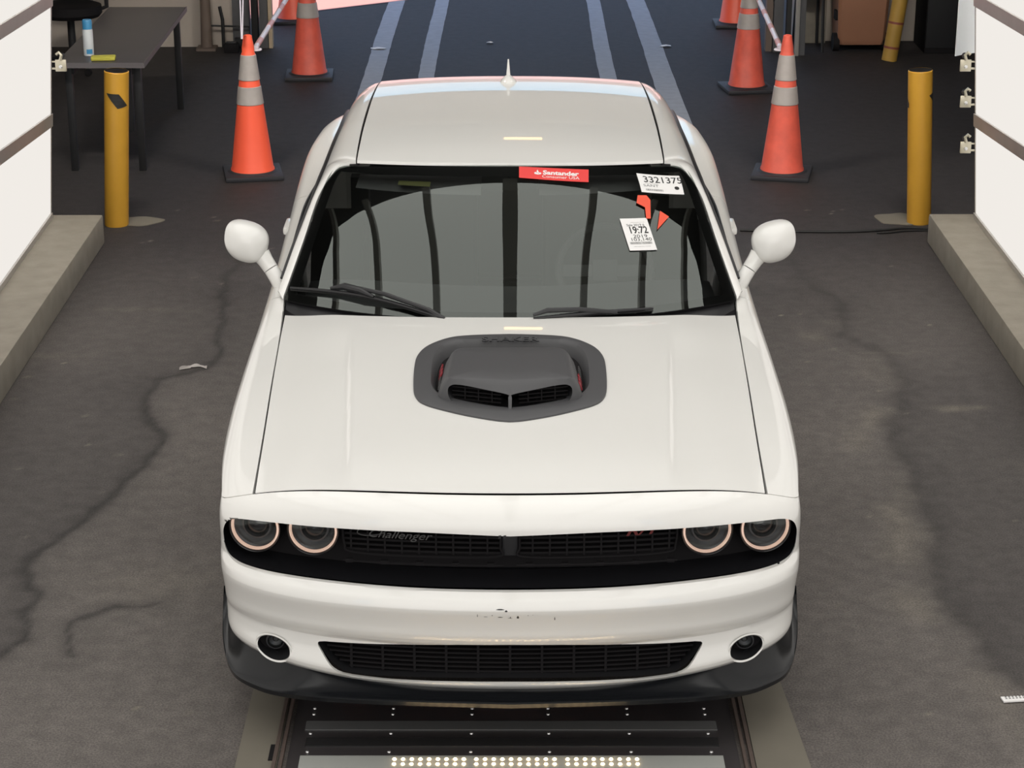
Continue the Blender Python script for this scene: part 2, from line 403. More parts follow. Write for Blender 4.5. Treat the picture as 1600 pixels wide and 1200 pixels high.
# luminous side walls: aluminium rails with glowing white sheets between them
def wall_x(s, y, z): return s*((2.63 if s < 0 else 2.665)-.07*z-(.012*(5.95-min(y, 5.95)) if s < 0 else .0))
def rail_z(k, y):  # four rails, the two middle ones run slightly downhill to the back
    return [.185, .74+.085*(5.95-y), 1.415+.05*(5.95-y), 2.2, 3.0][k]
names = {0: 'lowest', 1: 'second', 2: 'third', 3: 'topmost'}
tn = 9
for s, side in ((-1, 'left'), (1, 'right')):
    yE = 5.95; yS = -5.0
    for k in range(5):
        m = MB(); h = .036 if k else .018
        P = []
        for y in (yS, yE):
            z = rail_z(k, y); a = wall_x(s, y, z-h); b = wall_x(s, y, z+h); t = s*.04
            P.append([(a-s*.012, y, z-h), (b-s*.012, y, z+h), (b+t, y, z+h), (a+t, y, z-h), (a-s*.012, y, z-h)])
        m.grid(P); o = m.build('trim_%d' % tn, 'alu', smooth=0); struct(o); tn += 1
    # end post
    m = MB(); P = []
    for z in (.17, 3.1): P.append([(wall_x(s, yE, z)-s*.004, yE-.012, z), (wall_x(s, yE, z)-s*.004, yE+.006, z), (wall_x(s, yE, z)+s*.05, yE+.006, z), (wall_x(s, yE, z)+s*.05, yE-.012, z), (wall_x(s, yE, z)-s*.004, yE-.012, z)])
    m.grid(P); struct(m.build('trim_%d' % tn, 'alu', smooth=0)); tn += 1
    seams = {-1: [4.41, 1.0, -2.2], 1: [2.9, -.4, -3.4]}[s]
    for k in range(4):
        edges = [yE-.012]+(seams if k == 0 else [1.2, -2.0])+[yS]
        for j in range(len(edges)-1):
            a, b = edges[j]-(.006 if j else 0), edges[j+1]+.006
            m = MB(); P = []
            for y in (b, a):
                z0 = rail_z(k, y)+(.036 if k else .018); z1 = rail_z(k+1, y)-.036
                P.append([(wall_x(s, y, z0), y, z0), (wall_x(s, y, z1), y, z1), (wall_x(s, y, z1)+s*.02, y, z1), (wall_x(s, y, z0)+s*.02, y, z0), (wall_x(s, y, z0), y, z0)])
            m.grid(P)
            if j == 0 or (s == -1 and k == 0 and j == 1):
                o = m.build('light_panel', 'wallpanel', smooth=0)
                lab = ('%s glowing white sheet of the %s wall, ending by the yellow bollard' % (names[k], side)) if j == 0 else 'glowing white sheet at the bottom of the left wall, nearest the camera'
                tag(o, lab, 'light panel', 'glowing white wall sheets')
            else:
                o = m.build('trim_%d' % tn, 'wallpanel', smooth=0); struct(o); tn += 1

# building: dark roof, back wall with a wide door, outer walls
RZ = 4.55
m = MB(); poly = [(-9, -9), (9, -9), (9, 20.8), (1.2, 15.15), (-.94, 13.59), (-2.12, 12.73), (-9, 12.73)]  # unseen rear overhang, slanted to shade the ground outside the door
m.prism(poly, RZ, RZ+.2); struct(m.build('ceiling', 'roofdark', smooth=0))
m = MB(); m.box((-5.3, 12.15, 2.25), (6.1, .2, 4.5)); struct(m.build('wall_back', 'wallbeige', smooth=0))
m = MB(); m.box((3.9, 12.42, 2.2), (3.0, .2, 4.4)); struct(m.build('wall_back_right', 'wallbeige', smooth=0))
m = MB(); m.box((-6.2, 2.0, 2.2), (.2, 20, 4.4)); struct(m.build('wall_far_left', 'walldark', smooth=0))
m = MB(); m.box((6.2, 3.0, 2.2), (.2, 19, 4.4)); struct(m.build('wall_far_right', 'walldark', smooth=0))
# luminous ceiling over the car, with dark purlins running along the lane
CZ = 4.15; CX = 2.75; CY0 = -5.2
CX = 2.67; CY1 = 3.66; CY0 = -7.2
ce = catmull([(2.71, 3.25), (2.62, 3.42), (2.42, 3.48), (2.1, 3.48), (1.7, 3.58), (1.3, 3.67), (.65, 3.72), (0, 3.70)], 4)
m = MB(); m.prism([(2.71, CY0)]+ce+[(-x, y) for x, y in ce[-2::-1]]+[(-2.71, CY0)], CZ+.03, CZ+.07); struct(m.build('ceiling_2', 'ceilpanel', smooth=0))
for x, w in ((0, .115), (-.84, .085), (.84, .085), (-1.67, .085), (1.67, .085), (-2.36, .07), (2.36, .07)):
    m = MB(); m.box((x, (CY0+CY1)/2, CZ-.03), (w, CY1-CY0+.1, .08)); struct(m.build('trim_%d' % tn, 'purlin', smooth=0)); tn += 1
# glowing wall added unseen behind the camera, to brighten the car's front
m = MB(); m.box((0, -7.4, 2.15), (5.6, .06, 3.9)); struct(m.build('wall_front', 'endpanel', smooth=0))
# added fill lights, unseen under the roof, just behind the luminous ceiling, turned to the back of the hall
for i, x in enumerate((-2.2, 2.2)):
    mt = Matrix.Rotation(R(55), 4, 'X')
    t = thing('flood_lamp', 'grey flood lamp under the roof behind the luminous ceiling, on the %s' % ('left' if i == 0 else 'right'), 'lamp', (x, 4.65, 4.1))
    t['kind'] = 'structure'
    MB().box((0, 0, 0), (1.30, .46, .08), mtx=mt).build('lamp_housing', 'roofdark', t, smooth=0)
    MB().box(mt @ Vector((0, 0, -.046)), (1.20, .36, .01), mtx=mt).build('lamp_panel', 'flood', t, smooth=0)
for (x, y, z, w) in ((.12, 9.1, 4.5, .34),):
    m = MB(); m.box((x, y, z), (w, .06, .06)); struct(m.build('trim_%d' % tn, 'lamporange', smooth=0)); tn += 1
# header above the door opening
m = MB(); m.box((.15, 12.05, 3.6), (4.9, .2, 2.0)); struct(m.build('wall_back_header', 'wallbeige', smooth=0))
# distant building outside
m = MB(); m.box((10, 62, 2.4), (70, 6, 5.0)); struct(m.build('wall_outside', 'farwall', smooth=0))

# ================================================================== CAR
car = thing('car', 'white two-door coupe with black hood scoop parked facing the camera on the scanner lane', 'car', (0, 2.5, 0))
CARP = Vector((0, 2.5, 0))
def part(mb, name, m, parent=None, smooth=35, recalc=True):
    """build a car part; vertices are given in world space, the part hangs under the car (or under a part of it)"""
    o = mb.build(name, m, None, smooth=smooth, recalc=recalc)
    return adopt(o, parent)
def adopt(o, parent=None):
    p = parent or car; o.parent = p
    if p is car: o.matrix_parent_inverse = Matrix.Translation(-CARP)
    return o

# --- hood
def hood_z(y): return HZ(y)
HZ = pchip([0, .11, .35, .6, 1.0, 1.52, 1.9], [.855, .87, .905, .93, .966, 1.0, 1.01])
def sstep(a, b, x):
    t = max(0, min(1, (x-a)/(b-a))); return t*t*(3-2*t)
def hood_surf(x, y):
    ax = abs(x); xc = .50+.075*(y-.15)/1.2
    z = HZ(y)-.030*(ax/.8)**2.2-.012*sstep(.62, .82, ax)
    fade = sstep(.12, .4, y)*(1-sstep(1.15, 1.5, y))
    z -= .010*sstep(xc-.012, xc+.012, ax)*fade-.006*sstep(xc+.02, xc+.18, ax)*fade
    return z
def hood_gap_x(y): return pchip([.05, .134, .377, .695, 1.117, 1.641, 1.8], [.796, .797, .803, .811, .825, .840, .845])(y)

# --- front fascia: horizontal curves from the centre to the corner seam
#      v, centre(y,z), corner(x,y,z), bow, exponent
FR = [(0.00, .112, .872, .915, .37, .785, .120, 5.0),
      (0.04, .085, .866, .918, .385, .775, .120, 5.0),
      (0.12, .050, .835, .921, .40, .755, .120, 5.0),
      (0.20, .033, .795, .923, .41, .730, .120, 5.0),
      (0.26, .030, .765, .924, .42, .700, .120, 5.0),
      (0.34, .036, .700, .925, .44, .660, .120, 5.0),
      (0.44, .036, .615, .926, .45, .625, .120, 5.0),
      (0.48, .020, .592, .926, .455, .615, .120, 5.0),
      (0.52, -.008, .572, .926, .46, .600, .120, 5.0),
      (0.56, -.020, .540, .926, .465, .570, .120, 5.0),
      (0.60, -.008, .505, .925, .47, .530, .122, 4.8),
      (0.66, .002, .465, .923, .475, .490, .124, 4.6),
      (0.70, .0045, .445, .922, .478, .472, .125, 4.55),
      (0.735, .012, .425, .922, .48, .452, .126, 4.5),
      (0.77, .0245, .405, .922, .485, .432, .128, 4.4),
      (0.80, .034, .394, .922, .487, .420, .129, 4.3),
      (0.85, .028, .350, .922, .49, .390, .130, 4.2),
      (0.93, .002, .290, .922, .495, .350, .132, 4.0),
      (0.96, .006, .275, .921, .50, .335, .134, 4.0),
      (1.00, .035, .250, .918, .505, .315, .134, 4.0)]
_fp = pchip([r[0] for r in FR], [r[1:] for r in FR])
def fascia_row(v, n=40, inset=0.0):
    yc, zc, Ex, Ey, Ez, b, ne = _fp(v); P = []
    pw = 5.5-2.9*min(1, v/.3)
    for k in range(400):
        th = (k/399)**1.0*math.pi/2; x = Ex*math.sin(th)**(2/ne) if k else 0
        r = x/Ex; y = yc+b*r*r+(Ey-yc-b)*(1-max(0, math.cos(th))**(2/ne)); z = zc+(Ez-zc)*(r**pw)
        P.append((x, y, z))
    # a few extra points between the centre and the first sample
    x1 = P[1][0]; head = [(x1*t, yc+b*(x1*t/Ex)**2, zc) for t in np.linspace(0, 1, 30)[:-1]]
    return arc_resample(head+P[1:], n)
def fascia_full(v, n=40, inset=0.0):
    h = fascia_row(v, n, inset); return [(-p[0], p[1], p[2]) for p in h[:0:-1]]+[tuple(p) for p in h]
def fascia_yz(x, v):
    h = fascia_row(v, 200); return float(np.interp(abs(x), h[:, 0], h[:, 1])), float(np.interp(abs(x), h[:, 0], h[:, 2]))
def front_edge_y(x):  # plan of the hood/fascia seam
    return fascia_yz(x, 0)[0]

VS = sorted(set([r[0] for r in FR]+list(np.linspace(0, 1, 46))))
P = [fascia_full(v, 46) for v in VS]
top = P[0]
fas = part(MB().grid(P), 'front_fascia', 'paint', recalc=True)
# make sure the shell faces out, then give it thickness
def outward(o, c=Vector((0, 2.4, .7))):
    bm = bmesh.new(); bm.from_mesh(o.data); s = sum(((f.calc_center_median()-c).normalized().dot(f.normal))*f.calc_area() for f in bm.faces)
    if s < 0: bmesh.ops.reverse_faces(bm, faces=bm.faces)
    bm.to_mesh(o.data); bm.free()
outward(fas)
modify(fas, ('SOLIDIFY', dict(thickness=.012, offset=-1)))
YM = Matrix(((1,0,0,0),(0,0,1,0),(0,1,0,0),(0,0,0,1)))   # polygon (x,z) extruded along y
def sym(half):  # half outline (x>=0, from top centre to bottom centre) to a full polygon
    return half+[(-x, z) for x, z in half[::-1] if x > 1e-4]
grille_half = catmull([(0,.771),(.258,.779),(.533,.779),(.708,.776),(.80,.770),(.852,.761),(.885,.742),(.901,.708),(.903,.672),(.897,.638),(.872,.615),(.80,.607),(.628,.601),(.31,.592),(0,.590)], 6)
intake_half = [(0,.410),(.16,.407),(.313,.397),(.45,.391),(.58,.386)]+catmull([(.598,.383),(.603,.374),(.590,.350),(.560,.312),(.525,.287)], 4)+[(.49,.280),(.397,.279),(.2,.284),(0,.286)]
def prism_y(poly, y0, y1): return MB().prism(poly, y0, y1, mtx=YM)
cg = prism_y(sym(grille_half), -.5, .62).build('c1', 'black', smooth=0)
ci = prism_y(sym(intake_half), -.5, .5).build('c2', 'black', smooth=0)
FOG = (.747, .338)
def ell(cx, cz, a, b, n=40, tilt=0): return [(cx+a*math.cos(t)*math.cos(tilt)-b*math.sin(t)*math.sin(tilt), cz+a*math.cos(t)*math.sin(tilt)+b*math.sin(t)*math.cos(tilt)) for t in np.linspace(0, 2*math.pi, n, endpoint=False)]
cf1 = prism_y(ell(FOG[0], FOG[1], .054, .041, tilt=.10), -.5, .6).build('c3', 'black', smooth=0)
cf2 = prism_y(ell(-FOG[0], FOG[1], .054, .041, tilt=-.10), -.5, .6).build('c4', 'black', smooth=0)
cut(fas, [cg, ci, cf1, cf2], smooth=38)
kill(cg, ci, cf1, cf2)

# chips and scratches on the bumper
def fascia_patch(pts, v0, name, m, off=.0012):
    mb = MB()
    V = []
    for x, v in pts:
        y, z = fascia_yz(x, v); V.append((x, y-off, z+off*.6))
    mb.add(V, [tuple(range(len(V)))]); return part(mb, name, m, fas, smooth=0, recalc=False)
for cx, v, a, b in [(-.030,.550,.012,.0025),(-.012,.556,.004,.004),(.024,.582,.0035,.007),(-.03,.582,.008,.0018),(-.055,.574,.0018,.0018),(-.10,.575,.0009,.007),(.137,.590,.0014,.009),(.055,.574,.0015,.0015),(-.0,.586,.007,.0012),(.001,.583,.0012,.005),(-.075,.58,.006,.001),(.07,.572,.001,.001)]:
    fascia_patch([(cx+a*math.cos(t)*(1+.3*math.sin(3*t)), v+b*.9*math.sin(t)) for t in np.linspace(0, 2*math.pi, 10, endpoint=False)], v, 'paint_chip', 'black')
for cx in (-.031, -.016):
    fascia_patch([(cx-.004, .245), (cx+.004, .243), (cx+.003, .262), (cx-.005, .264)], .25, 'paint_chip', 'black')

# --- grille recess: dark surround, shelf, back plate, mesh inserts
def poly3(half, n=0): return sym(half)
gp = sym(grille_half)
def gy(x): return fascia_yz(x, .34)[0]
m = MB(); P0 = []; P1 = []
for x, z in gp+[gp[0]]:
    yf = gy(min(abs(x), .9)); P0.append((x, yf+.012, z)); P1.append((x*.985, min(yf+.15, .40), .685+(z-.685)*.93))
m.grid([P0, P1]); gs = part(m, 'grille_surround', 'gloss', smooth=50)
m = MB(); n = len(gp); V = [(x*.985, min(gy(min(abs(x), .9))+.148, .40), .685+(z-.685)*.93) for x, z in gp]
# back plate as vertical strips so that it follows the bow of the nose
xs = np.linspace(-.88, .88, 61)
P = []
for x in xs:
    yb = gy(min(abs(x), .88))+.145; P.append([(x, yb, .60), (x, yb-.005, .78)])
m = MB().grid(P); part(m, 'grille_back', 'blackmatte', gs, recalc=False)
# two mesh inserts, left and right of a centre split
for s in (-1, 1):
    m = MB(); x0, x1 = .030, .515
    for k in range(6):
        z = .672+.017*k; P = []
        for x in np.linspace(x0, x1, 14):
            y = gy(x)+.085; P.append([(s*x, y, z), (s*x, y, z+.007), (s*x, y+.02, z+.007)])
        m.grid(P)
    for x in np.linspace(x0+.04, x1-.02, 9):
        y = gy(x)+.088; m.box((s*x, y, .72), (.006, .012, .11))
    fr = catmull([(x0, .775), (x0, .70), (x0+.012, .668), (.27, .664), (x1-.03, .668), (x1, .695), (x1+.005, .775)], 6)
    m.tube([(s*x, gy(x)+.075, z) for x, z in fr], .004, 6)
    m.tube([(s*x, gy(x)+.06, .645) for x in np.linspace(.02, .52, 12)], .003, 5)
    for x in np.linspace(.06, .5, 5): m.box((s*x, gy(x)+.065, .645), (.022, .012, .012))
    part(m, 'grille_insert', 'blackmatte')
m = MB(); m.box((0, gy(0)+.10, .72), (.05, .03, .11), bev=.006); part(m, 'grille_divider', 'black')

# grille badges
V, F = text_mb('Challenger', .046, shear=.42, sx=.98)
m = MB(); out = []
for v in V:
    x = -.345+v.x; out.append((x, gy(x)+.062-v.z, .738+v.y*.80-.02*(v.x)))
m.add(out, F)
m.tube([(-.425+.038*math.cos(t)*1.25, gy(.43)+.062, .750+.016*math.sin(t)+.005*math.cos(t)) for t in np.linspace(.7, 2*math.pi-.2, 18)], .0016, 5)
part(m, 'script_badge', 'greybadge', smooth=0, recalc=False)
V, F = text_mb('R/T', .058, shear=.35, sx=1.15, bold=.0012)
m = MB(); m.add([(.405+v.x, gy(.405+v.x)+.064-v.z, .750+v.y*.75+.04*v.x) for v in V], F); part(m, 'letter_badge', 'redbadge', smooth=0, recalc=False)

# --- headlights, four round lamps with halo rings
for s in (-1, 1):
    for xc, zc, ro in ((.800, .722, .078), (.612, .738, .076)):
        y0 = gy(xc)+.055; c = Vector((s*xc, y0, zc)); rot = Matrix.Translation(c) @ Matrix.Rotation(s*(.18 if xc > .7 else .10), 4, 'Z') @ Matrix.Rotation(R(90), 4, 'X')
        hl = part(MB().lathe([(ro*1.10, -.10), (ro*1.12, -.012), (ro*1.06, .004), (ro*1.0, 0), (ro*.99, -.012)], n=48, mtx=rot, cap=False), 'headlight', 'gloss')
        part(MB().lathe([(ro*.98, -.012), (ro*.985, -.001), (ro*.945, .004), (ro*.905, .000), (ro*.90, -.012)], n=48, mtx=rot, cap=False), 'halo_ring', 'halo', hl)
        part(MB().lathe([(ro*.90, -.010), (ro*.80, -.028), (ro*.55, -.052), (ro*.5, -.055)], n=48, mtx=rot, cap=False), 'reflector', 'reflector', hl)
        part(MB().lathe([(ro*.62, -.04), (ro*.60, -.022), (ro*.53, -.02), (ro*.50, -.045), (.001, -.05)], n=40, mtx=rot, cap=False), 'projector_bezel', 'lampdark', hl)
        part(MB().lathe([(ro*.50, -.045), (ro*.46, -.028), (ro*.3, -.016), (.001, -.012)], n=40, mtx=rot, cap=False), 'projector_lens', 'gloss', hl)
        part(MB().lathe([(ro*.99, -.004), (ro*.9, .010), (ro*.6, .022), (ro*.3, .027), (.001, .028)], n=48, mtx=rot, cap=False), 'lens', 'lens', hl)

# --- fog lamps
for s in (-1, 1):
    yb = fascia_yz(FOG[0], .87)[0]
    m = MB(); n = 40; P = []
    for k, (sc, dy) in enumerate([(1.16, -.004), (1.10, -.010), (1.0, -.004), (.96, .02), (.93, .07)]):
        pts = ell(FOG[0], FOG[1], .054*sc, .041*sc, n, tilt=.10); P.append([(s*x, fascia_yz(x, .87)[0]+dy, z) for x, z in pts+[pts[0]]])
    fb = part(MB().grid(P[:3]), 'fog_lamp_rim', 'paint')
    part(MB().grid(P[2:]), 'fog_lamp_well', 'black', fb)
    c = Vector((s*FOG[0], yb+.055, FOG[1])); rot = Matrix.Translation(c) @ Matrix.Rotation(R(90), 4, 'X')
    m = MB(); pts = ell(0, 0, .056, .044, 32); m.add([(s*FOG[0]+x, yb+.065, FOG[1]+z) for x, z in pts], [tuple(range(32))]); part(m, 'fog_lamp_back', 'blackmatte', fb, recalc=False)
    part(MB().lathe([(.030, -.01), (.030, .006), (.024, .008), (.022, -.004), (.008, -.012), (.006, -.004), (.001, -.003)], n=32, mtx=rot, cap=False), 'fog_lamp_bulb', 'lampdark', fb)
    part(MB().lathe([(.029, .004), (.02, .014), (.001, .017)], n=32, mtx=rot, cap=False), 'fog_lamp_lens', 'lens', fb)

# --- lower intake
ip = sym(intake_half); P0 = []; P1 = []
def iy(x): return fascia_yz(x, .85)[0]
for x, z in ip+[ip[0]]:
    P0.append((x, iy(x)+.012, z)); P1.append((x*.98, iy(x)+.12, .345+(z-.345)*.95))
li = part(MB().grid([P0, P1]), 'lower_intake', 'black', smooth=50)
m = MB(); P = []
for x in np.linspace(-.6, .6, 41): P.append([(x, iy(x)+.11, .27), (x, iy(x)+.11, .42)])
m.grid(P); part(m, 'intake_back', 'blackmatte', li, recalc=False)
m = MB()
for k in range(8):
    z = .288+.0155*k; xm = float(np.interp(z, [.28, .30, .34, .38], [.49, .535, .575, .585])); P = []
    for x in np.linspace(-xm, xm, 41):
        y = iy(x)+.045; P.append([(x, y, z), (x, y, z+.006), (x, y+.018, z+.006)])
    m.grid(P)
for x in np.linspace(-.5, .5, 11): m.box((x, iy(x)+.05, .345), (.008, .014, .12))
part(m, 'intake_slats', 'blackmatte', li, smooth=0)

# --- splitter
SPL = [((0,.06,.246),(0,-.022,.232)),((.33,.085,.252),(.31,.005,.227)),((.52,.12,.263),(.50,.035,.220)),((.69,.165,.288),(.66,.080,.210)),((.80,.245,.314),(.80,.165,.196)),((.87,.33,.328),(.885,.252,.196)),((.90,.41,.335),(.928,.352,.212)),((.912,.50,.34),(.952,.47,.258)),((.915,.60,.36),(.960,.60,.345))]
t9 = list(range(9)); fi = pchip(t9, [a for a, b in SPL]); fo = pchip(t9, [b for a, b in SPL])
P = []
for k in range(57):
    t = k/56*8; a = fi(t); b = fo(t); row = []
    for w in np.linspace(0, 1, 7):
        q = a*(1-w)+b*w; q = q+np.array((0, 0, -.018*math.sin(math.pi*w))); row.append(tuple(q))
    lip = b+np.array((0, -.006, .004)); row += [tuple(lip+np.array((0, -.003, -.006))), tuple(b+np.array((0, -.004, -.018))), tuple(b+np.array((0, .02, -.024))), tuple(a+np.array((0, .08, -.06)))]
    P.append(row)
full = [[(-x, y, z) for x, y, z in r] for r in P[:0:-1]]+P
part(MB().grid(full), 'front_splitter', 'splitter', smooth=50)

# --- body sides
YS = [.2, .6, 1.0, 1.4, 1.75, 2.3, 3.0, 3.6, 4.1, 4.6, 4.9, 5.02]
TT = [(.800,.832),(.810,.880),(.822,.922),(.834,.952),(.852,.972),(.886,.985),(.894,1.000),(.850,1.025),(.805,1.045),(.77,1.045),(.73,1.035),(.70,1.02)]
SS = [(.862,.826),(.885,.872),(.900,.912),(.905,.938),(.906,.958),(.918,.970),(.930,.985),(.930,1.005),(.928,1.022),(.89,1.022),(.84,1.005),(.79,.98)]
MM = [(.912,.765),(.948,.790),(.960,.805),(.955,.830),(.948,.850),(.950,.870),(.962,.890),(.975,.910),(.980,.920),(.962,.925),(.915,.905),(.86,.88)]
BB = [(.925,.50),(.940,.50),(.945,.50),(.935,.50),(.925,.50),(.925,.50),(.930,.50),(.950,.50),(.960,.50),(.94,.50),(.90,.5),(.86,.5)]
RR = [(.900,.27),(.905,.24),(.910,.21),(.900,.20),(.890,.20),(.890,.20),(.890,.20),(.900,.22),(.910,.24),(.90,.27),(.87,.29),(.83,.30)]
ROWF = [pchip(YS, r) for r in (TT, SS, MM, BB, RR)]
def side(y, v):
    f = pchip([0, .16, .42, .74, 1], [r(y) for r in ROWF]); x, z = f(v); return x, z
def side_patch(s, ya, yb, v0, v1, nu=36, nv=22):
    P = []
    for i in range(nu):
        r = []
        for j in range(nv):
            v = v0+(v1-v0)*j/(nv-1); a = ya(v) if callable(ya) else ya; b = yb(v) if callable(yb) else yb
            y = a+(b-a)*i/(nu-1); x, z = side(y, v); r.append((s*x, y, z))
        P.append(r)
    return MB().grid(P)
# front seam of the fender follows the fascia corner
_er = [(float(fascia_row(v, 46)[-1][2]), float(fascia_row(v, 46)[-1][1])) for v in VS]
def seam_y(v):
    if v <= .42:
        # along the upper corner curve: from the hood corner to the fascia corner
        x, z = side(.33, v)
        return float(np.interp(v, [0, .16, .30, .42], [.232, .262, .32, .395]))+.004
    x, z = side(.5, v); return float(np.interp(z, [.31, .45, .6, .785], [.51, .49, .465, .40]))+.006
_hh = fascia_row(0, 600); _hh = arc_resample(_hh[_hh[:, 0] >= .803], 60)
def fender_edge(v):
    if v <= .42:
        k = v/.42*59; return np.array([np.interp(k, range(60), _hh[:, j]) for j in range(3)])+np.array((.001, .005, .001))
    vf = (v-.42)/.58; q = fascia_row(vf, 60)[-1]; return np.array((q[0], q[1]+.006, q[2]))
def fender_patch(s, yb, nu=60, nv=30):
    P = [[None]*nv for _ in range(nu)]
    for j in range(nv):
        v = j/(nv-1); e = fender_edge(v); b = yb(v); x0, z0 = side(e[1], v)
        for i in range(nu):
            y = e[1]+(b-e[1])*i/(nu-1); x, z = side(y, v); w = max(0, 1-i/(nu*.30))**2
            P[i][j] = (s*(x+(e[0]-x0)*w), y, z+(e[2]-z0)*w)
    return MB().grid(P)
WHY, WHR, WHR2 = .97, .385, 3.92
for s in (-1, 1):
    wa = MB().lathe([(WHR, -.25), (WHR, .25)], n=48, mtx=Matrix.Translation((s*.92, WHY, .355)) @ Matrix.Rotation(R(90), 4, 'Y')).build('c', 'black', smooth=0)
    wb = MB().lathe([(WHR, -.25), (WHR, .25)], n=48, mtx=Matrix.Translation((s*.92, WHR2, .355)) @ Matrix.Rotation(R(90), 4, 'Y')).build('c', 'black', smooth=0)
    for nm, ya, yb in (('fender', seam_y, lambda v: 1.845-.02*v), ('door', lambda v: 1.851-.02*v, lambda v: 3.23+.05*v), ('quarter_panel', lambda v: 3.236+.05*v, 5.0)):
        o = part(fender_patch(s, yb) if nm == 'fender' else side_patch(s, ya, yb, 0, 1, 48 if nm != 'door' else 30, 26), nm, 'paint', recalc=True)
        outward(o, Vector((0, 2.5, .6)))
        modify(o, ('SOLIDIFY', dict(thickness=.014, offset=-1)))
        if nm == 'fender': cut(o, [wa])
        if nm == 'quarter_panel': cut(o, [wb])
        if nm == 'door':
            x, z = side(2.95, .30); c = Vector((s*(x+.002), 2.95, z))
            h = part(MB().box(c, (.022, .17, .032), bev=.010), 'door_handle', 'paint', o)
    kill(wa, wb)
    # wheels
    for y in (WHY, WHR2):
        mt = Matrix.Translation((s*.80, y, .355)) @ Matrix.Rotation(s*R(90), 4, 'Y')
        w = part(MB().lathe([(.25, -.11), (.33, -.115), (.352, -.09), (.355, 0), (.352, .09), (.335, .115), (.26, .12)], n=56, mtx=mt, cap=False), 'tire', 'rubber')
        m = MB(); m.lathe([(.26, -.1), (.255, .11), (.235, .115), (.225, .07), (.06, .06), (.05, .09), (.001, .09)], n=48, mtx=mt, cap=False)
        for k in range(5):
            a = 2*math.pi*k/5; m.box((0, 0, 0), (.18, .05, .03), mtx=mt @ Matrix.Rotation(a, 4, 'Z') @ Matrix.Translation((.14, 0, .095)), bev=.008)
        part(m, 'rim', 'steel', w)

# hood panel, with its front edge following the nose
_h0 = fascia_row(0, 400)
def hood_pt(xf, t):
    yr_c, yr_e = 1.503, 1.745
    # xf in [-1,1]
    yf = float(np.interp(abs(xf)*.80, _h0[:, 0], _h0[:, 1]))+.010+.010*(1-abs(xf)**2); yr = yr_c+(1.655-yr_c)*abs(xf)**2.4
    y = yf+(yr-yf)*t; x = xf*(hood_gap_x(y)-.0035); z = hood_surf(x, y)
    zf = float(np.interp(abs(xf)*.80, _h0[:, 0], _h0[:, 2]))+.002
    return (x, y, z+(zf-hood_surf(xf*(hood_gap_x(yf)-.0035), yf))*(1-sstep(0, .45, t)))
NX = 140
P = []
tl = list(np.linspace(0, 1, 60))
for i in range(NX+1):
    xf = -1+2*i/NX; col = [hood_pt(xf, t) for t in tl]
    a = col[0]; b = col[-1]
    P.append([(a[0], a[1]-.001, a[2]-.003)]+col+[(b[0], b[1]+.004, b[2]-.006), (b[0], b[1]-.01, b[2]-.03)])
hood_mb = MB().grid(P)
def in_poly(x, y, poly):
    c = False; j = len(poly)-1
    for i in range(len(poly)):
        (xi, yi), (xj, yj) = poly[i], poly[j]
        if (yi > y) != (yj > y) and x < (xj-xi)*(y-yi)/(yj-yi)+xi: c = not c
        j = i
    return c
SC_HOLE = [(0,1.295),(.148,1.288),(.21,1.27),(.268,1.212),(.296,1.13),(.300,1.037),(.296,.856),(.285,.795),(.262,.755),(.19,.712),(.1,.665),(0,.64)]
SC_HOLE = SC_HOLE+[(-x, y) for x, y in SC_HOLE[-2:0:-1]]
hood_mb.f = [f for f in hood_mb.f if not all(in_poly(hood_mb.v[i][0], hood_mb.v[i][1], SC_HOLE) for i in f)]; hood_mb.mi = hood_mb.mi[:len(hood_mb.f)]
hood = part(hood_mb, 'hood', 'paint', smooth=50)
outward(hood, Vector((0, .9, 0)))
# dark structure under the shut lines
m = MB(); P = []
for i in range(31):
    xf = -1+2*i/30; r = []
    for t in np.linspace(0, 1, 16):
        x, y, z = hood_pt(xf, t); r.append((x*1.03, y+.004 if t > .5 else y-.01, z-.035))
    P.append(r)
m.grid(P); part(m, 'engine_bay', 'blackmatte', recalc=False)
# fill between fender top edge and the bay, under the gap
m = MB()
for s in (-1, 1):
    P = []
    for y in np.linspace(.3, 1.80, 24): x, z = side(y, 0); P.append([(s*(x-.05), y, z-.032), (s*(x+.02), y, z-.020)])
    m.grid(P)
m.box((0, 2.5, .24), (1.70, 4.3, .10)); part(m, 'underbody', 'blackmatte', smooth=0)
for s in (-1, 1):
    for y in (WHY, WHR2):
        m = MB(); m.lathe([(.40, -.14), (.40, .10)], n=40, mtx=Matrix.Translation((s*.78, y, .355)) @ Matrix.Rotation(R(90), 4, 'Y'), cap=False); part(m, 'wheel_well', 'blackmatte', smooth=30)

# --- greenhouse
ZC = pchip([2.25, 2.5, 2.8, 3.2, 3.6, 3.9, 4.15, 4.55, 4.8], [1.381, 1.420, 1.444, 1.450, 1.435, 1.402, 1.345, 1.16, 1.06])
def roof_drop(x): ax = abs(x); return .026*(ax/.61)**2.4+(.10*((ax-.61)/.13)**1.6 if ax > .61 else 0)
I_T = [0, .33, .62, .80, 1.0]
I_P = [(.852,1.790,.978),(.795,2.03,1.130),(.746,2.24,1.262),(.722,2.335,1.314),(.690,2.395,1.349)]
ws_side = pchip(I_T, I_P)
ws_cy = lambda t: 1.5+.77*t-.0288*t*(1-t)
ws_cz = lambda t: .99+.39*t+.0576*t*(1-t)
def wind(xf, t, off=0.0):
    """point of the windshield: xf in [-1,1] across, t in [0,1] from the cowl to the roof"""
    E = ws_side(t); r = abs(xf); yc, zc = ws_cy(t), ws_cz(t)
    corner = 0
    return (xf*E[0], yc+(E[1]-yc)*r**2.3, zc+(E[2]-zc)*r**2.0+off)
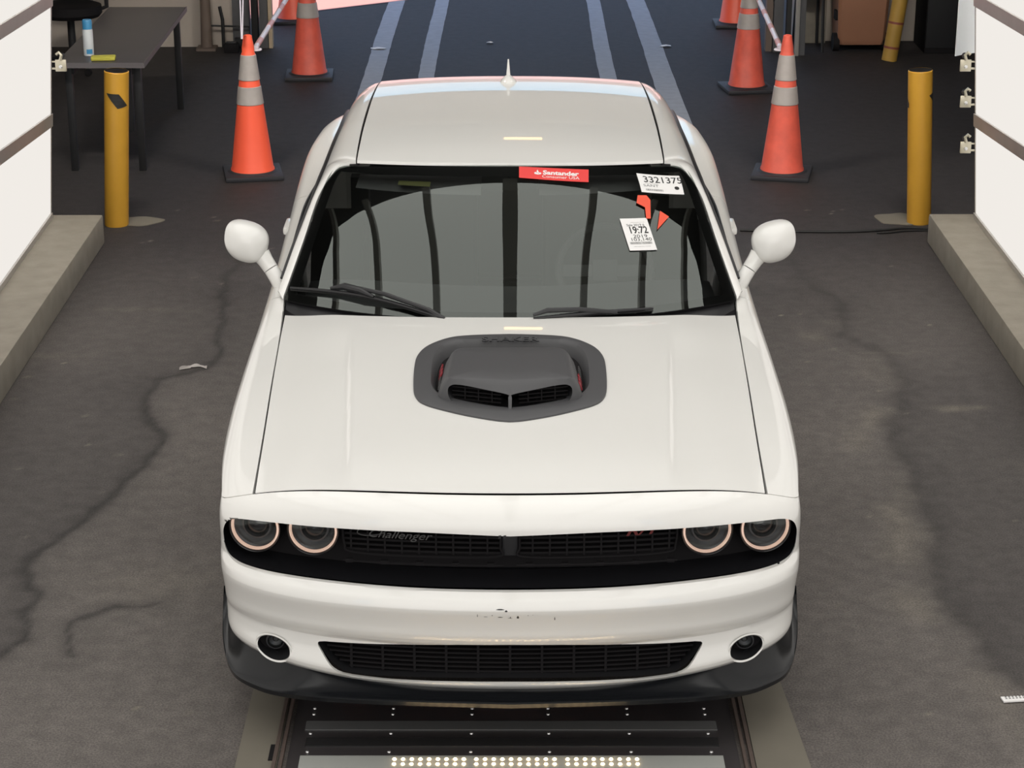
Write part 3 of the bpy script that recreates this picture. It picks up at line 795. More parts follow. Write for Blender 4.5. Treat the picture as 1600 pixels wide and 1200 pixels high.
P = [[wind(xf, t) for t in np.linspace(0, 1, 40)] for xf in np.linspace(-1, 1, 81)]
ws = part(MB().grid(P), 'windshield', 'glass', recalc=True, smooth=80)
outward(ws, Vector((0, 2.2, .5)))
# black printed border behind the glass edge
def frit_in(xf, t): x, y, z = wind(xf, t); return (x, y+.003, z-.006)
m = MB(); a = [(-1, t) for t in np.linspace(0, 1, 25)]
def ring(k):
    q = [0, .022, .045][k]; tt = [0.0, .02, .05][k]; r = []
    for t in np.linspace(tt, 1-tt*1.5, 24): r.append((-1+q, t))
    for x in np.linspace(-1+q, 1-q, 40)[1:-1]: r.append((x, 1-tt*1.5))
    for t in np.linspace(1-tt*1.5, tt, 24): r.append((1-q, t))
    for x in np.linspace(1-q, -1+q, 40)[1:]: r.append((x, tt))
    return [frit_in(*p) for p in r]
m.grid([ring(0), ring(1), ring(2)]); part(m, 'windshield_border', 'blackmatte', ws, recalc=False)

def roof_pt(xf, y, w=.607):
    x = xf*w; return (x, y, ZC(y)-roof_drop(x))
def roof_front(x): return ws_cy(1.0)+(2.395-ws_cy(1.0))*(abs(x)/.69)**2.3+.010
P = []
for i in range(61):
    xf = -1+2*i/60; r = []
    w = .607
    yf = roof_front(xf*w)
    x0, y0, z0 = roof_pt(xf, yf); r.append((x0, y0-.004, z0-.012))
    for t in np.linspace(0, 1, 40):
        y = yf+(4.08+.05*(1-xf*xf)-yf)*t; wid = .607-.012*t; r.append((xf*wid, y, ZC(y)-roof_drop(xf*wid)))
    P.append(r)
roof = part(MB().grid(P), 'roof', 'paint', smooth=60); outward(roof, Vector((0, 3, 0)))
# thin dark ditch moulding is the gap; a lip below it closes the roof
for s in (-1, 1):
    P = []
    for t in np.linspace(0, 1, 30):
        y = 2.36+(4.06-2.36)*t; wid = .607-.012*t; z = ZC(y)-roof_drop(.61); P.append([(s*(wid-.01), y, z-.016), (s*(wid+.03), y, z-.018)])
    part(MB().grid(P), 'roof_ditch', 'blackmatte', recalc=False)

# pillars and roof rails: inner edge, crown, outer edge
INN = [(.860,1.800,.977),(.801,2.04,1.130),(.752,2.25,1.262),(.715,2.330,1.314),(.670,2.380,1.357),(.612,2.378,1.378),(.614,2.6,1.402),(.613,2.9,1.422),(.611,3.2,1.424),(.606,3.6,1.408),(.603,3.85,1.382),(.60,4.05,1.345)]
OUT = [(.884,1.872,.984),(.838,2.10,1.105),(.786,2.32,1.222),(.768,2.42,1.262),(.754,2.53,1.290),(.748,2.60,1.300),(.738,2.77,1.320),(.730,2.98,1.330),(.726,3.22,1.326),(.730,3.56,1.300),(.738,3.80,1.262),(.748,4.00,1.210)]
fI = pchip(range(12), INN); fO = pchip(range(12), OUT)
for s in (-1, 1):
    P = []
    for k in range(111):
        u = k/110*11; a = fI(u); b = fO(u); r = [(s*a[0], a[1], a[2]-.018), (s*a[0], a[1], a[2]-.003)]
        n = np.array((s*.30, 0, .95))
        for w in np.linspace(0, 1, 9):
            q = a*(1-w)+b*w; bulge = (.014+.012*sstep(3, 8, u))*math.sin(math.pi*w)**.8
            r.append((s*q[0]+n[0]*bulge, q[1], q[2]+n[2]*bulge))
        r += [(s*(b[0]-.012), b[1], b[2]-.014)]
        P.append(r)
    o = part(MB().grid(P), 'roof_pillar', 'paint', smooth=45)
    # C pillar down to the quarter
    P = []
    for k in range(22):
        t = k/21; y = 3.62+(4.75-3.62)*t
        top = fO(9.2+1.8*min(1, t*2.2)) if t < .455 else np.array((.755-.10*(t-.455), 4.0+(4.75-4.0)*(t-.455)/.545, 1.210+(1.05-1.21)*(t-.455)/.545))
        yb = 3.80+(4.80-3.80)*t; x, z = side(yb, 0); b = np.array((x, yb, z)); r = []
        for w in np.linspace(0, 1, 8):
            q = top*(1-w)+b*w; r.append((s*(q[0]-.02*math.sin(math.pi*w)), q[1], q[2]))
        P.append(r)
    part(MB().grid(P), 'rear_pillar', 'paint', o, smooth=60)
    # side glass between the rail and the belt line
    P = []
    for k in range(50):
        t = k/49; u = 9.6*t; b = fO(u); yb = 1.86+(3.86-1.86)*t; x, z = side(yb, 0); r = []
        for w in np.linspace(0, 1, 6): r.append((s*((b[0]-.010)*(1-w)+(x-.012)*w+.006*math.sin(math.pi*w)), b[1]*(1-w)+yb*w, (b[2]-.010)*(1-w)+(z-.002)*w))
        P.append(r)
    part(MB().grid(P), 'side_window', 'sideglass', smooth=60)
    m = MB(); m.tube([(s*(side(y, 0)[0]-.006), y, side(y, 0)[1]+.003) for y in np.linspace(1.88, 3.84, 24)], .006, 6); part(m, 'belt_moulding', 'black')
    m = MB(); m.tube([(s*(q[0]+.006), q[1]+.002, q[2]-.004) for q in [fO(u) for u in np.linspace(.3, 10.2, 50)]], [.006+.004*min(1, k/16) for k in range(50)], 8); part(m, 'window_seal', 'black')

# rear glass, deck, tail
P = []
for xf in np.linspace(-1, 1, 31):
    r = []
    for t in np.linspace(0, 1, 16):
        y = 4.13+(4.68-4.13)*t; z = ZC(y)-.002; r.append((xf*(.595+.04*t), y-.05*xf*xf, z-.03*xf*xf*(1-t)-.02*xf*xf*t))
    P.append(r)
part(MB().grid(P), 'rear_window', 'sideglass', smooth=80)
P = []
for xf in np.linspace(-1, 1, 31):
    r = []
    for t in np.linspace(0, 1, 12):
        y = 4.66+(5.0-4.66)*t; x, z = side(min(y, 5.0), 0); r.append((xf*x*.995, y, 1.062-.022*abs(xf)**2+.012*math.sin(t*3.1)))
    r += [(r[-1][0], 5.02, 1.02), (r[-1][0], 5.01, .90)]
    P.append(r)
part(MB().grid(P), 'trunk_lid', 'paint', smooth=60)
P = []
for xf in np.linspace(-1, 1, 41):
    r = []
    for j in range(14):
        v = j/13; x, z = side(5.0, v); r.append((xf*x, 5.0+.10*(1-abs(xf)**4), z))
    P.append(r)
rf = part(MB().grid(P), 'rear_fascia', 'paint', smooth=60)
for s in (-1, 1): part(MB().box((s*.48, 5.075, .86), (.55, .06, .10), bev=.02), 'tail_lamp', 'taillamp')

# cowl
P = []
for xf in np.linspace(-1, 1, 31):
    a = hood_pt(xf, 1); b = wind(xf, .04); P.append([(a[0]*1.02, a[1]-.03, a[2]-.045), (b[0]*1.005, a[1]+.03, a[2]-.05), (b[0]*1.0, b[1]+.01, b[2]-.015)])
part(MB().grid(P), 'cowl', 'black', recalc=False)
# fender-top corner between hood, pillar and door
for s in (-1, 1):
    P = []
    for t in np.linspace(0, 1, 10):
        y = 1.66+(1.93-1.66)*t; x, z = side(y, 0); ix = .842+.022*t; iy_ = 1.66+(1.86-1.66)*t
        P.append([(s*(ix+(x-ix)*w+.0), iy_+(y-iy_)*w, (.972+.012*t)*(1-w)+(z+.001)*w+.004*math.sin(math.pi*w)) for w in np.linspace(0, 1.02, 6)])
    part(MB().grid(P), 'fender_cap', 'paint', smooth=60)

# --- shaker scoop
bz_half = [(0,1.322),(.148,1.312),(.223,1.288),(.290,1.222),(.322,1.140),(.330,1.037),(.326,.856),(.311,.775),(.281,.729),(.222,.687),(.137,.640),(.045,.604),(0,.596)]
in_half = [(0,1.268),(.12,1.266),(.197,1.257),(.245,1.205),(.268,1.10),(.270,.95),(.262,.856),(.225,.790),(.14,.735),(.05,.70),(0,.69)]
def loop(half, n=6):
    h = catmull(half, n); return [tuple(p) for p in h]+[(-x, y) for x, y in h[-2:0:-1]]
LO = arc_resample(loop(bz_half)+[loop(bz_half)[0]], 161)[:-1]; LI = arc_resample(loop(in_half)+[loop(in_half)[0]], 161)[:-1]
P = []
def hs(x, y, d): return hood_surf(x, y)+d
cx0 = np.array((0, .97))
for p in LO: pass
r0 = [(p[0]*1.0, p[1], hs(p[0], p[1], -.004)) for p in LO]
r1 = [(p[0]*1.0, p[1], hs(p[0], p[1], .006)) for p in LO]
r2 = [tuple(np.r_[p+(cx0-p)*.03, 0]) for p in LO]; r2 = [(x, y, hs(x, y, .010)) for x, y, z in r2]
r3 = [(x, y, hs(x, y, .009)) for x, y in LI]
r4 = [(x*.96, .97+(y-.97)*.96, hs(x, y, -.004)) for x, y in LI]
r5 = [(x*.93, .97+(y-.97)*.93, hs(x, y, -.045)) for x, y in LI]
bez = part(MB().grid([r+[r[0]] for r in (r0, r1, r2, r3, r4, r5)]), 'scoop_bezel', 'satin', smooth=40)
m = MB(); m.add([(x*.94, .97+(y-.97)*.94, hs(x, y, -.04)) for x, y in LI], [tuple(range(160))]); part(m, 'scoop_well', 'black', bez, recalc=False)
# scoop body: plan outline at the top and at the base, V-shaped front
def scoop_loop(kind):
    if kind == 'top': h = [(0,1.055),(.10,1.055),(.160,1.050),(.188,1.030),(.195,.99),(.200,.90),(.205,.80),(.203,.768),(.185,.757),(.12,.748),(.06,.738),(0,.730)]
    elif kind == 'mid': h = [(0,1.085),(.10,1.085),(.175,1.078),(.212,1.05),(.222,1.0),(.228,.90),(.233,.81),(.232,.775),(.210,.752),(.13,.722),(.06,.700),(0,.688)]
    else: h = [(0,1.10),(.10,1.10),(.185,1.092),(.225,1.06),(.236,1.0),(.243,.90),(.250,.82),(.250,.79),(.225,.755),(.135,.705),(.06,.680),(0,.668)]
    L = catmull(h, 6); L = [tuple(p) for p in L]+[(-x, y) for x, y in L[-2:0:-1]]
    return L
def ztop(y): return 1.025+.010*(y-.73)/.3
Lt, Lm, Lb = scoop_loop('top'), scoop_loop('mid'), scoop_loop('base')
rows = []
for L, zf in ((Lb, lambda y: HZ(y)-.03), (Lm, lambda y: ztop(y)-.045), ([((a[0]+b[0]*2)/3, (a[1]+2*b[1])/3) for a, b in zip(Lm, Lt)], lambda y: ztop(y)-.012), (Lt, lambda y: ztop(y)-.001), ([(x*.93, .90+(y-.90)*.93) for x, y in Lt], lambda y: ztop(y)+.003), ([(x*.5, .90+(y-.90)*.5) for x, y in Lt], lambda y: ztop(y)+.006), ([(x*.01, .90+(y-.90)*.01) for x, y in Lt], lambda y: ztop(y)+.007)):
    r = [(x, y, zf(y)) for x, y in L]; rows.append(r+[r[0]])
scoop_mb = MB().grid(rows); scoop_mb.add([p for p in rows[0][:-1]], [tuple(range(len(rows[0])-1))]); scoop_mb.add([p for p in rows[-1][:-1]], [tuple(range(len(rows[0])-1))])
scoop = part(scoop_mb, 'hood_scoop', 'satin', bez, smooth=55)
# two mouths in the front face
def rot2(p, a): return (p[0]*math.cos(a)-p[1]*math.sin(a), p[0]*math.sin(a)+p[1]*math.cos(a))
mouth = {}
for s in (-1, 1):
    pts = [(.006,.983),(.010,.994),(.10,1.005),(.17,1.011),(.197,1.006),(.207,.990),(.202,.965),(.182,.952),(.10,.940),(.02,.926),(.007,.932)]
    L = catmull(pts, 4, closed=True)
    mouth[s] = [(s*x, z-.004) for x, z in L]
cs = [prism_y(mouth[s], .3, .875).build('c', 'black', smooth=0) for s in (-1, 1)]
cut(scoop, cs, smooth=35, solver='FAST'); kill(*cs)
m = MB()
for s in (-1, 1):
    P = []
    for x in np.linspace(.01, .21, 8): P.append([(s*x, .865, .925), (s*x, .865, 1.008)])
    m.grid(P)
part(m, 'scoop_back', 'blackmatte', bez, recalc=False)
for s in (-1, 1):
    m = MB()
    for k in range(4):
        z = .948+.014*k; m.box((s*.11, .760+.0*k, z), (.17, .012, .004), mtx=Matrix.Rotation(s*.28, 4, 'Z'))
    for x in (.06, .105, .15): m.box((s*x, .757+.28*(x-.11), .974), (.004, .012, .055))
    part(m, 'scoop_grille', 'blackmatte', bez, smooth=0)
# raised lettering on the rear wall of the well
V, F = text_mb('SHAKER', .034, sx=1.65, bold=.0006, extrude=.0012)
m = MB(); m.add([(v.x*1.0, 1.250+v.y*.75, HZ(1.26)+.013+v.y*.40+v.z) for v in V], F); part(m, 'scoop_lettering', 'gloss', bez, smooth=0, recalc=False)
# small badges on the scoop flanks: red numerals and pale letters, too small to read
for s in (-1, 1):
    m = MB()
    for k in range(3):
        y = 1.0-.035*k if s < 0 else .83+.035*k; m.box((s*.236, y, .975), (.006, .024, .030), bev=.002, mtx=Matrix.Rotation(s*R(-20), 4, 'Y'))
    part(m, 'scoop_badge', mat('badge red %d' % s, (.30,.03,.04), .3, metal=.3), bez)
    m = MB()
    for k in range(5):
        y = .90-.02*k if s < 0 else .93+.02*k; m.box((s*.238, y, .972), (.004, .009, .018), mtx=Matrix.Rotation(s*R(-20), 4, 'Y'))
    part(m, 'scoop_badge_letters', 'greybadge', bez)

# --- mirrors
for s in (-1, 1):
    c = Vector((s*1.018, 2.04, 1.136))
    bm = bmesh.new(); bmesh.ops.create_uvsphere(bm, u_segments=40, v_segments=24, radius=1)
    V = []
    for v in bm.verts:
        x, y, z = v.co; sg = lambda q, e: math.copysign(abs(q)**e, q)
        X = sg(x, .86)*.086; Z = sg(z, .80)*.079; Y = sg(y, .9)*.075
        if Y > .02: Y = .02+(Y-.02)*.25
        X *= 1+.10*(z); Z += .010*x*(1 if True else 0)
        p = Matrix.Rotation(-.20, 3, 'Y') @ Vector((X, Y, Z)); V.append(Vector((c.x+s*p.x, c.y+p.y, c.z+p.z)))
    bm.verts.index_update(); mh = part(MB().add(V, [[q.index for q in f.verts] for f in bm.faces]), 'mirror', 'paint', smooth=80); bm.free()
    m = MB(); bm = bmesh.new()
    pts = ell(0, 0, .075, .066, 32); m.add([(c.x+x, c.y+.041, c.z+z) for x, z in pts], [tuple(range(32))]); part(m, 'mirror_glass', 'chrome', mh, recalc=False)
    m = MB(); m.tube([(s*.962, 2.035, 1.085), (s*.945, 2.03, 1.060), (s*.925, 2.02, 1.032)], [.036, .031, .029], 20)
    part(m, 'mirror_stalk', 'paint', mh)
    m = MB(); m.tube([(s*.9235, 2.019, 1.030), (s*.905, 2.01, 1.003), (s*.882, 2.0, .968)], [.0285, .030, .034], 20)
    part(m, 'mirror_base', 'paint', mh)

# --- antenna on the roof
zA = ZC(3.62)
an = part(MB().lathe([(.038, 0), (.036, .006), (.028, .018), (.014, .030), (.004, .036)], n=28, mtx=Matrix.Translation((-.008, 3.62, zA-.003)) @ Matrix.Diagonal((1, 1.6, 1, 1))), 'antenna', 'paint')
m = MB(); P = []
m.tube([(-.008, 3.625, zA+.02), (-.008, 3.645, zA+.06), (-.008, 3.66, zA+.095)], [.010, .006, .003], 10); part(m, 'antenna_fin', 'paint', an)

# --- wipers
def wpt(xf, t, h=.012): x, y, z = wind(xf, t); return (x, y-h*.45, z+h)
def wiper(pA, pB, name, tilt=0):
    m = MB(); P = [wpt(pA[0]+(pB[0]-pA[0])*k/30, pA[1]+(pB[1]-pA[1])*k/30+tilt*math.sin(math.pi*k/30), .014) for k in range(31)]
    m.tube(P, [.0045+.004*math.sin(math.pi*k/30) for k in range(31)], 8); w = part(m, name, 'black')
    m = MB(); m.tube([(x, y+.004, z-.010) for x, y, z in P], .003, 5); part(m, 'wiper_rubber', 'rubber', w)
    return w
w = wiper((-.985, .055), (-.28, -.015), 'wiper_blade', .055)
k0 = wpt(-.70, .075, .024); m = MB(); m.tube([wpt(-.80, .085, .022), wpt(-.74, .095, .03), wpt(-.66, .085, .03), wpt(-.60, .068, .022)], [.006, .014, .014, .006], 10); part(m, 'wiper_joint', 'black', w)
m = MB(); m.tube([wpt(-.72, .098, .034), wpt(-.55, .075, .034), wpt(-.35, .020, .022), wpt(-.22, -.03, -.015)], [.007, .009, .009, .011], 8); part(m, 'wiper_arm', 'black', w)
w = wiper((.10, -.008), (.62, .01), 'wiper_blade', .012)
m = MB(); m.tube([wpt(.10, .0, .022), wpt(.16, .018, .028), wpt(.30, .018, .028), wpt(.46, .0, .02)], [.006, .010, .009, .008], 8); part(m, 'wiper_arm', 'black', w)

# --- interior
P = []
for xf in np.linspace(-1, 1, 31):
    r = []
    for t in np.linspace(0, 1, 12):
        y = 1.62+.20*abs(xf)**2+.55*t; r.append((xf*.80, y, .935+.03*math.sin(t*2.2)-.035*t-.04*abs(xf)**6-(.0 if t < 1 else .12)))
    P.append(r)
part(MB().grid(P), 'dashboard', 'interior', smooth=50)
m = MB(); m.box((0, 2.9, .38), (1.6, 2.4, .06)); m.box((0, 3.95, .62), (1.5, .08, .6)); part(m, 'cabin_floor', 'interior')
for s in (-1, 1):
    x = s*.38
    m = MB(); m.box((x, 2.85, .50), (.50, .52, .20), bev=.06); se = part(m, 'seat', 'seat')
    m = MB(); m.box((x, 3.18, .86), (.48, .16, .66), bev=.06, mtx=Matrix.Rotation(R(-14), 4, 'X')); part(m, 'seat_backrest', 'seat', se)
    m = MB(); m.box((x, 3.27, 1.21), (.27, .11, .16), bev=.04, mtx=Matrix.Rotation(R(-10), 4, 'X')); part(m, 'headrest', 'seat', se)
m = MB(); m.box((0, 3.62, .80), (1.2, .16, .55), bev=.06, mtx=Matrix.Rotation(R(-18), 4, 'X')); part(m, 'rear_seat', 'seat')
mt = Matrix.Translation((.38, 2.33, .93)) @ Matrix.Rotation(R(62), 4, 'X')
m = MB(); m.tube([mt @ Vector((.185*math.cos(a), .185*math.sin(a), 0)) for a in np.linspace(0, 2*math.pi, 41)], .015, 10); m.box((0, 0, 0), (.34, .05, .02), mtx=mt, bev=.006); m.box((0, 0, 0), (.10, .09, .04), mtx=mt, bev=.01); part(m, 'steering_wheel', 'interior')
m = MB(); m.box((0, 2.36, 1.29), (.23, .04, .065), bev=.015); m.tube([(0, 2.36, 1.31), (0, 2.30, 1.36)], .012, 8); part(m, 'rearview_mirror', 'interior')
for s in (-1, 1):
    P = []
    for xf in np.linspace(.16, .86, 10): P.append([tuple(np.array(wind(s*xf, t))+np.array((0, .04, -.035-.02*k))) for k, t in enumerate((.97, .86))])
    v = part(MB().grid(P), 'sun_visor', 'liner', recalc=False)
    if s < 0:
        P = [[tuple(np.array(wind(xf, t))+np.array((0, .028, -.026))) for t in (.905, .865)] for xf in np.linspace(-.62, -.44, 6)]
        part(MB().grid(P), 'visor_label', 'visor', v, recalc=False)
P = []
for xf in np.linspace(-1, 1, 21): P.append([(xf*.62, y, ZC(y)-roof_drop(xf*.62)-.045) for y in np.linspace(2.45, 4.0, 12)])
part(MB().grid(P), 'headliner', 'liner', recalc=False)

# ================================================================== PAPERS AND FLAGS ON THE WINDSHIELD
def ws_sheet(name, corners, m, label, cat, texts, off=.004, parent_parts=()):
    """a paper sheet lying on the glass; corners are (xf,t) for top-left, top-right, bottom-right, bottom-left"""
    tl, tr, br, bl = [np.array(c, float) for c in corners]
    def q(u, v, h): a = (tl*(1-u)+tr*u)*(1-v)+(bl*(1-u)+br*u)*v; x, y, z = wind(a[0], a[1]); return (x, y-h*.45, z+h*.9)
    P = [[q(u, v, off) for v in np.linspace(0, 1, 7)] for u in np.linspace(0, 1, 9)]
    o = MB().grid(P).build(name, m, recalc=False); modify(o, ('SOLIDIFY', dict(thickness=.0006, offset=0)))
    tag(o, label, cat)
    A, B, C = Vector(q(0, 0, 0)), Vector(q(1, 0, 0)), Vector(q(0, 1, 0)); wid = (B-A).length; hgt = (C-A).length
    for nm, kind, mm, u, v, size, extra in texts:
        mb = MB()
        if kind == 'text':
            V, F = text_mb(extra[0], size*hgt, sx=extra[1], bold=extra[2] if len(extra) > 2 else 0, extrude=0)
            mb.add([q(u+p.x/wid, v-p.y/hgt, off+.0008) for p in V], F)
        elif kind == 'bars':
            n, w, h = extra; rng = random.Random(3); x = 0
            while x < w:
                b = rng.choice([.006, .01, .014]); mb.add([q(u+x, v, off+.0008), q(u+x+b, v, off+.0008), q(u+x+b, v+h, off+.0008), q(u+x, v+h, off+.0008)], [(0, 1, 2, 3)]); x += b+rng.choice([.008, .012])
        elif kind == 'poly':
            for pl in extra: mb.add([q(u+a*hgt/wid*size, v+b*size, off+.0008) for a, b in pl], [tuple(range(len(pl)))])
        p = mb.build(nm, mm, o, smooth=0, recalc=False)
    return o
def circ(r, n=14, cx=0, cy=0, sy=1): return [(cx+r*math.cos(a), cy+sy*r*math.sin(a)) for a in np.linspace(0, 2*math.pi, n, endpoint=False)]
ws_sheet('lender_banner', [(.0507,.985),(.4416,.960),(.4281,.858),(.0494,.902)], 'bannerred', 'red banner sticker with white lettering at the top of the windshield', 'sticker',
    [('banner_lettering', 'text', 'paper', .60, .42, .46, ('Santander', 1.05, .0012)), ('banner_lettering', 'text', 'paper', .60, .74, .32, ('Consumer USA', 1.0)),
     ('flame_logo', 'poly', 'paper', .27, .42, 1.0, [[(-.20,.06),(-.12,-.02),(-.05,.05),(.05,.10),(.12,.0),(.21,.06),(.17,.16),(0,.20),(-.17,.16)], [(-.05,.02),(-.06,-.10),(-.01,-.22),(.03,-.08),(.09,.04),(.05,.06)]])])
ws_sheet('lot_number_sheet', [(.7041,.9148),(.9323,.8392),(.9204,.6585),(.7014,.7404)], 'paper', 'wide white paper numbered 3321375 in the upper right corner of the windshield', 'paper',
    [('number', 'text', 'ink', .57, .33, .50, ('3321375', .80, .0004)), ('small_print', 'text', 'inkgrey', .26, .66, .17, ('SANT', 1.3)),
     ('barcode', 'bars', 'inkgrey', .12, .82, 0, (0, .40, .09)), ('rule_line', 'bars', 'inkgrey', .14, .54, 0, (0, .30, .02)),
     ('round_stamp', 'poly', 'ink', .86, .72, 1.0, [circ(.085)])])
ws_sheet('sale_tag', [(.5566,.5723),(.6928,.5514),(.7055,.3537),(.574,.37)], 'paper', 'upright white paper tag printed 19:72 on the right half of the windshield', 'paper',
    [('tag_number', 'text', 'ink', .54, .39, .30, ('19:72', .68, .0010)), ('tag_line', 'text', 'ink', .55, .575, .135, ('2019', 1.25)), ('tag_line', 'text', 'ink', .54, .675, .135, ('103,140', 1.15)),
     ('tag_heading', 'text', 'inkgrey', .50, .225, .10, ('Sale 2019 6', .9, .0003)), ('barcode', 'bars', 'inkgrey', .10, .745, 0, (0, .80, .07)), ('rule_line', 'bars', 'coneband', .35, .13, 0, (0, .5, .015)),
     ('rule_line', 'bars', 'inkgrey', .2, .88, 0, (0, .6, .012))])
def flag(pts, label, off):
    V = []
    for xf, t in pts: x, y, z = wind(xf, t); V.append((x, y-.003, z+.006+off))
    o = MB().add(V, [tuple(range(len(V)))]).build('orange_flag', 'orangeflag', smooth=0, recalc=False); modify(o, ('SOLIDIFY', dict(thickness=.001, offset=0)), smooth=0); tag(o, label, 'flag')
flag([(.675,.715),(.7215,.7044),(.735,.665),(.712,.54),(.690,.545),(.698,.62),(.66,.66)], 'orange strip of flagging just above the tag printed 19:72 on the windshield', 0)
flag([(.7693,.5772),(.8061,.5302),(.7312,.4671)], 'orange triangular flag tip to the right of the tag printed 19:72', 0)

# ================================================================== PROPS
def make_cone(label, loc, rz, dirty=False):
    t = thing('traffic_cone', label, 'traffic cone', loc, rz, 'orange traffic cones by the doorway')
    m = MB(); m.box((0, 0, .016), (.37, .37, .032), bev=.010); m.lathe([(.165, .03), (.15, .042)], n=32); m.build('cone_base', 'conebase', t)
    r = lambda z: .137-.107*(z-.035)/.875
    oc = 'conedirty' if dirty else 'cone'
    m = MB(); m.lathe([(.142, .036), (.140, .05), (r(.06), .06), (r(.40), .40), (r(.79), .79), (r(.80)-.004, .80), (r(.82)-.002, .83), (r(.88)-.004, .885), (.027, .905), (.020, .91), (.014, .91), (.012, .88)], n=40, cap=False); m.build('cone_body', oc, t)
    for a, b in ((.625, .785), (.47, .585)):
        m = MB(); m.lathe([(r(a)+.0005, a), (r(a)+.004, a+.003), (r(b)+.004, b-.003), (r(b)+.0005, b)], n=40, cap=False); m.build('reflective_band', 'coneband', t)
    return t
cones = [((-1.66, 7.64, 0), .18, 'orange cone left of the car, nearest of the left row, tied to the striped pole', False),
         ((-1.57, 10.80, 0), .05, 'orange cone behind the nearest left cone, at the end of the left striped pole', True),
         ((-1.93, 13.25, 0), .1, 'farthest orange cone on the left, half hidden at the sunlit edge', False),
         ((1.755, 7.64, 0), -.2, 'dirt-streaked orange cone right of the car, nearest of the right row', True),
         ((1.80, 10.32, 0), .15, 'faded orange cone behind the nearest right cone, in the doorway', True),
         ((1.98, 13.06, 0), 0, 'farthest bright orange cone on the right, overlapping the cone before it', False)]
for loc, rz, lab, d in cones: make_cone(lab, loc, rz, d)
# striped barrier poles between the cones
for s, a, b, side_ in ((-1, (-1.62, 7.70, .815), (-1.575, 10.78, .84), 'left'), (1, (1.72, 7.70, .815), (1.79, 10.30, .84), 'right')):
    A = Vector(a); B = Vector(b); t = thing('barrier_pole', 'striped white and red barrier pole between the two nearer cones on the %s' % side_, 'barrier pole', a, 0, 'striped barrier poles')
    D = B-A; n = 5
    m = MB(); m.tube([D*.0, D*1.0], .017, 12); m.build('pole_tube', 'barwhite', t)
    for k in range(n):
        m = MB(); m.tube([D*((k+.15)/n), D*((k+.45)/n)], .0182, 12); m.build('red_stripe', 'barred', t)
    for e, u in ((0, A), (1, B)):
        m = MB(); q = D*e; m.tube([q+Vector((.036*math.cos(x)-s*-.03*0, .036*math.sin(x), -.01)) for x in np.linspace(0, 2*math.pi, 21)], .006, 8); m.build('end_ring', 'barwhite', t)

def make_bollard(loc, top, label, blots):
    t = thing('bollard', label, 'bollard', loc, 0, 'yellow bollards at the kerb ends')
    d = Vector(top)-Vector(loc); q = Vector((0, 0, 1)).rotation_difference(d.normalized()).to_matrix().to_4x4(); h = d.length; r = .071
    MB().lathe([(r*.98, 0), (r, .01), (r, h-.004), (r-.004, h)], n=44, mtx=q, cap=False).build('bollard_pipe', 'yellow', t)
    m = MB(); m.lathe([(r-.003, h-.002), (.001, h-.012)], n=44, mtx=q, cap=False); m.build('bollard_top', 'blackmatte', t)
    for pts in blots:
        c4 = [np.array(c) for c in pts]; P = []
        for u in np.linspace(0, 1, 9):
            row = []
            for w in np.linspace(0, 1, 5):
                a, z = (c4[0]*(1-u)+c4[1]*u)*(1-w)+(c4[3]*(1-u)+c4[2]*u)*w; row.append(q @ Vector(((r+.0015)*math.cos(a), (r+.0015)*math.sin(a), z*h)))
            P.append(row)
        m = MB().grid(P)
        o = m.build('black_mark', 'ink', t, smooth=0, recalc=False)
        modify(o, ('SOLIDIFY', dict(thickness=.001, offset=0)), smooth=0)
    return t
def arcpoly(pts, n=6):  # subdivide so that the mark hugs the pipe
    out = []
    for (a, z), (b, w) in zip(pts, pts[1:]+pts[:1]):
        for k in range(n): out.append((a+(b-a)*k/n, z+(w-z)*k/n))
    return out
fr = -math.pi/2
make_bollard((-2.335, 6.43, 0), (-2.275, 6.40, .93), 'yellow bollard at the left kerb end, with a black slanted mark near its top', [[(fr-.75, .868), (fr+.35, .868), (fr+1.15, .79), (fr+.25, .775)]])
make_bollard((2.435, 6.48, 0), (2.385, 6.47, .92), 'yellow bollard at the right kerb end, notched with black at its sides', [[(fr+.62, .845), (fr+1.6, .868), (fr+1.7, .775), (fr+1.25, .80)], [(fr-1.25, .79), (fr-1.8, .85), (fr-1.8, .76), (fr-1.25, .765)]])

# zinc latches along the ends of the wall panels
def make_clip(s, z, label):
    x = wall_x(s, 5.95, z); t = thing('panel_latch', label, 'latch', (x, 5.956, z), 0, 'zinc latches on the wall panel ends'); t.scale = (1.2, 1.2, 1.2)
    i = -s
    m = MB(); m.box((i*.010, .004, -.014), (.030, .010, .008)); m.box((i*.010, .004, .018), (.03, .010, .006)); m.box((i*.045, .004, .0), (.052, .012, .056), bev=.004); m.build('latch_plate', 'clip', t)
    m = MB(); m.tube([(i*.045, -.004, .026), (i*.052, -.004, .050), (i*.040, -.004, .062), (i*.028, -.004, .052)], .0075, 8); m.build('latch_hook', 'clip', t)
    m = MB(); m.lathe([(.014, -.010), (.012, .0)], n=18, mtx=Matrix.Translation((i*.052, -.003, .046)) @ Matrix.Rotation(R(90), 4, 'X')); m.build('latch_roller', 'black', t)
    m = MB(); m.lathe([(.010, 0), (.008, .006), (.001, .007)], n=14, mtx=Matrix.Translation((i*.045, -.003, -.004)) @ Matrix.Rotation(R(90), 4, 'X')); m.build('latch_screw', 'screw', t)
make_clip(-1, 1.046, 'zinc latch on the end of the left glowing wall, in front of the table')
make_clip(1, 1.046, 'topmost of the three zinc latches on the right wall end, under the white sheet')
make_clip(1, .842, 'middle one of the three zinc latches on the right glowing wall end')
make_clip(1, .580, 'lowest of the three zinc latches on the right glowing wall end')

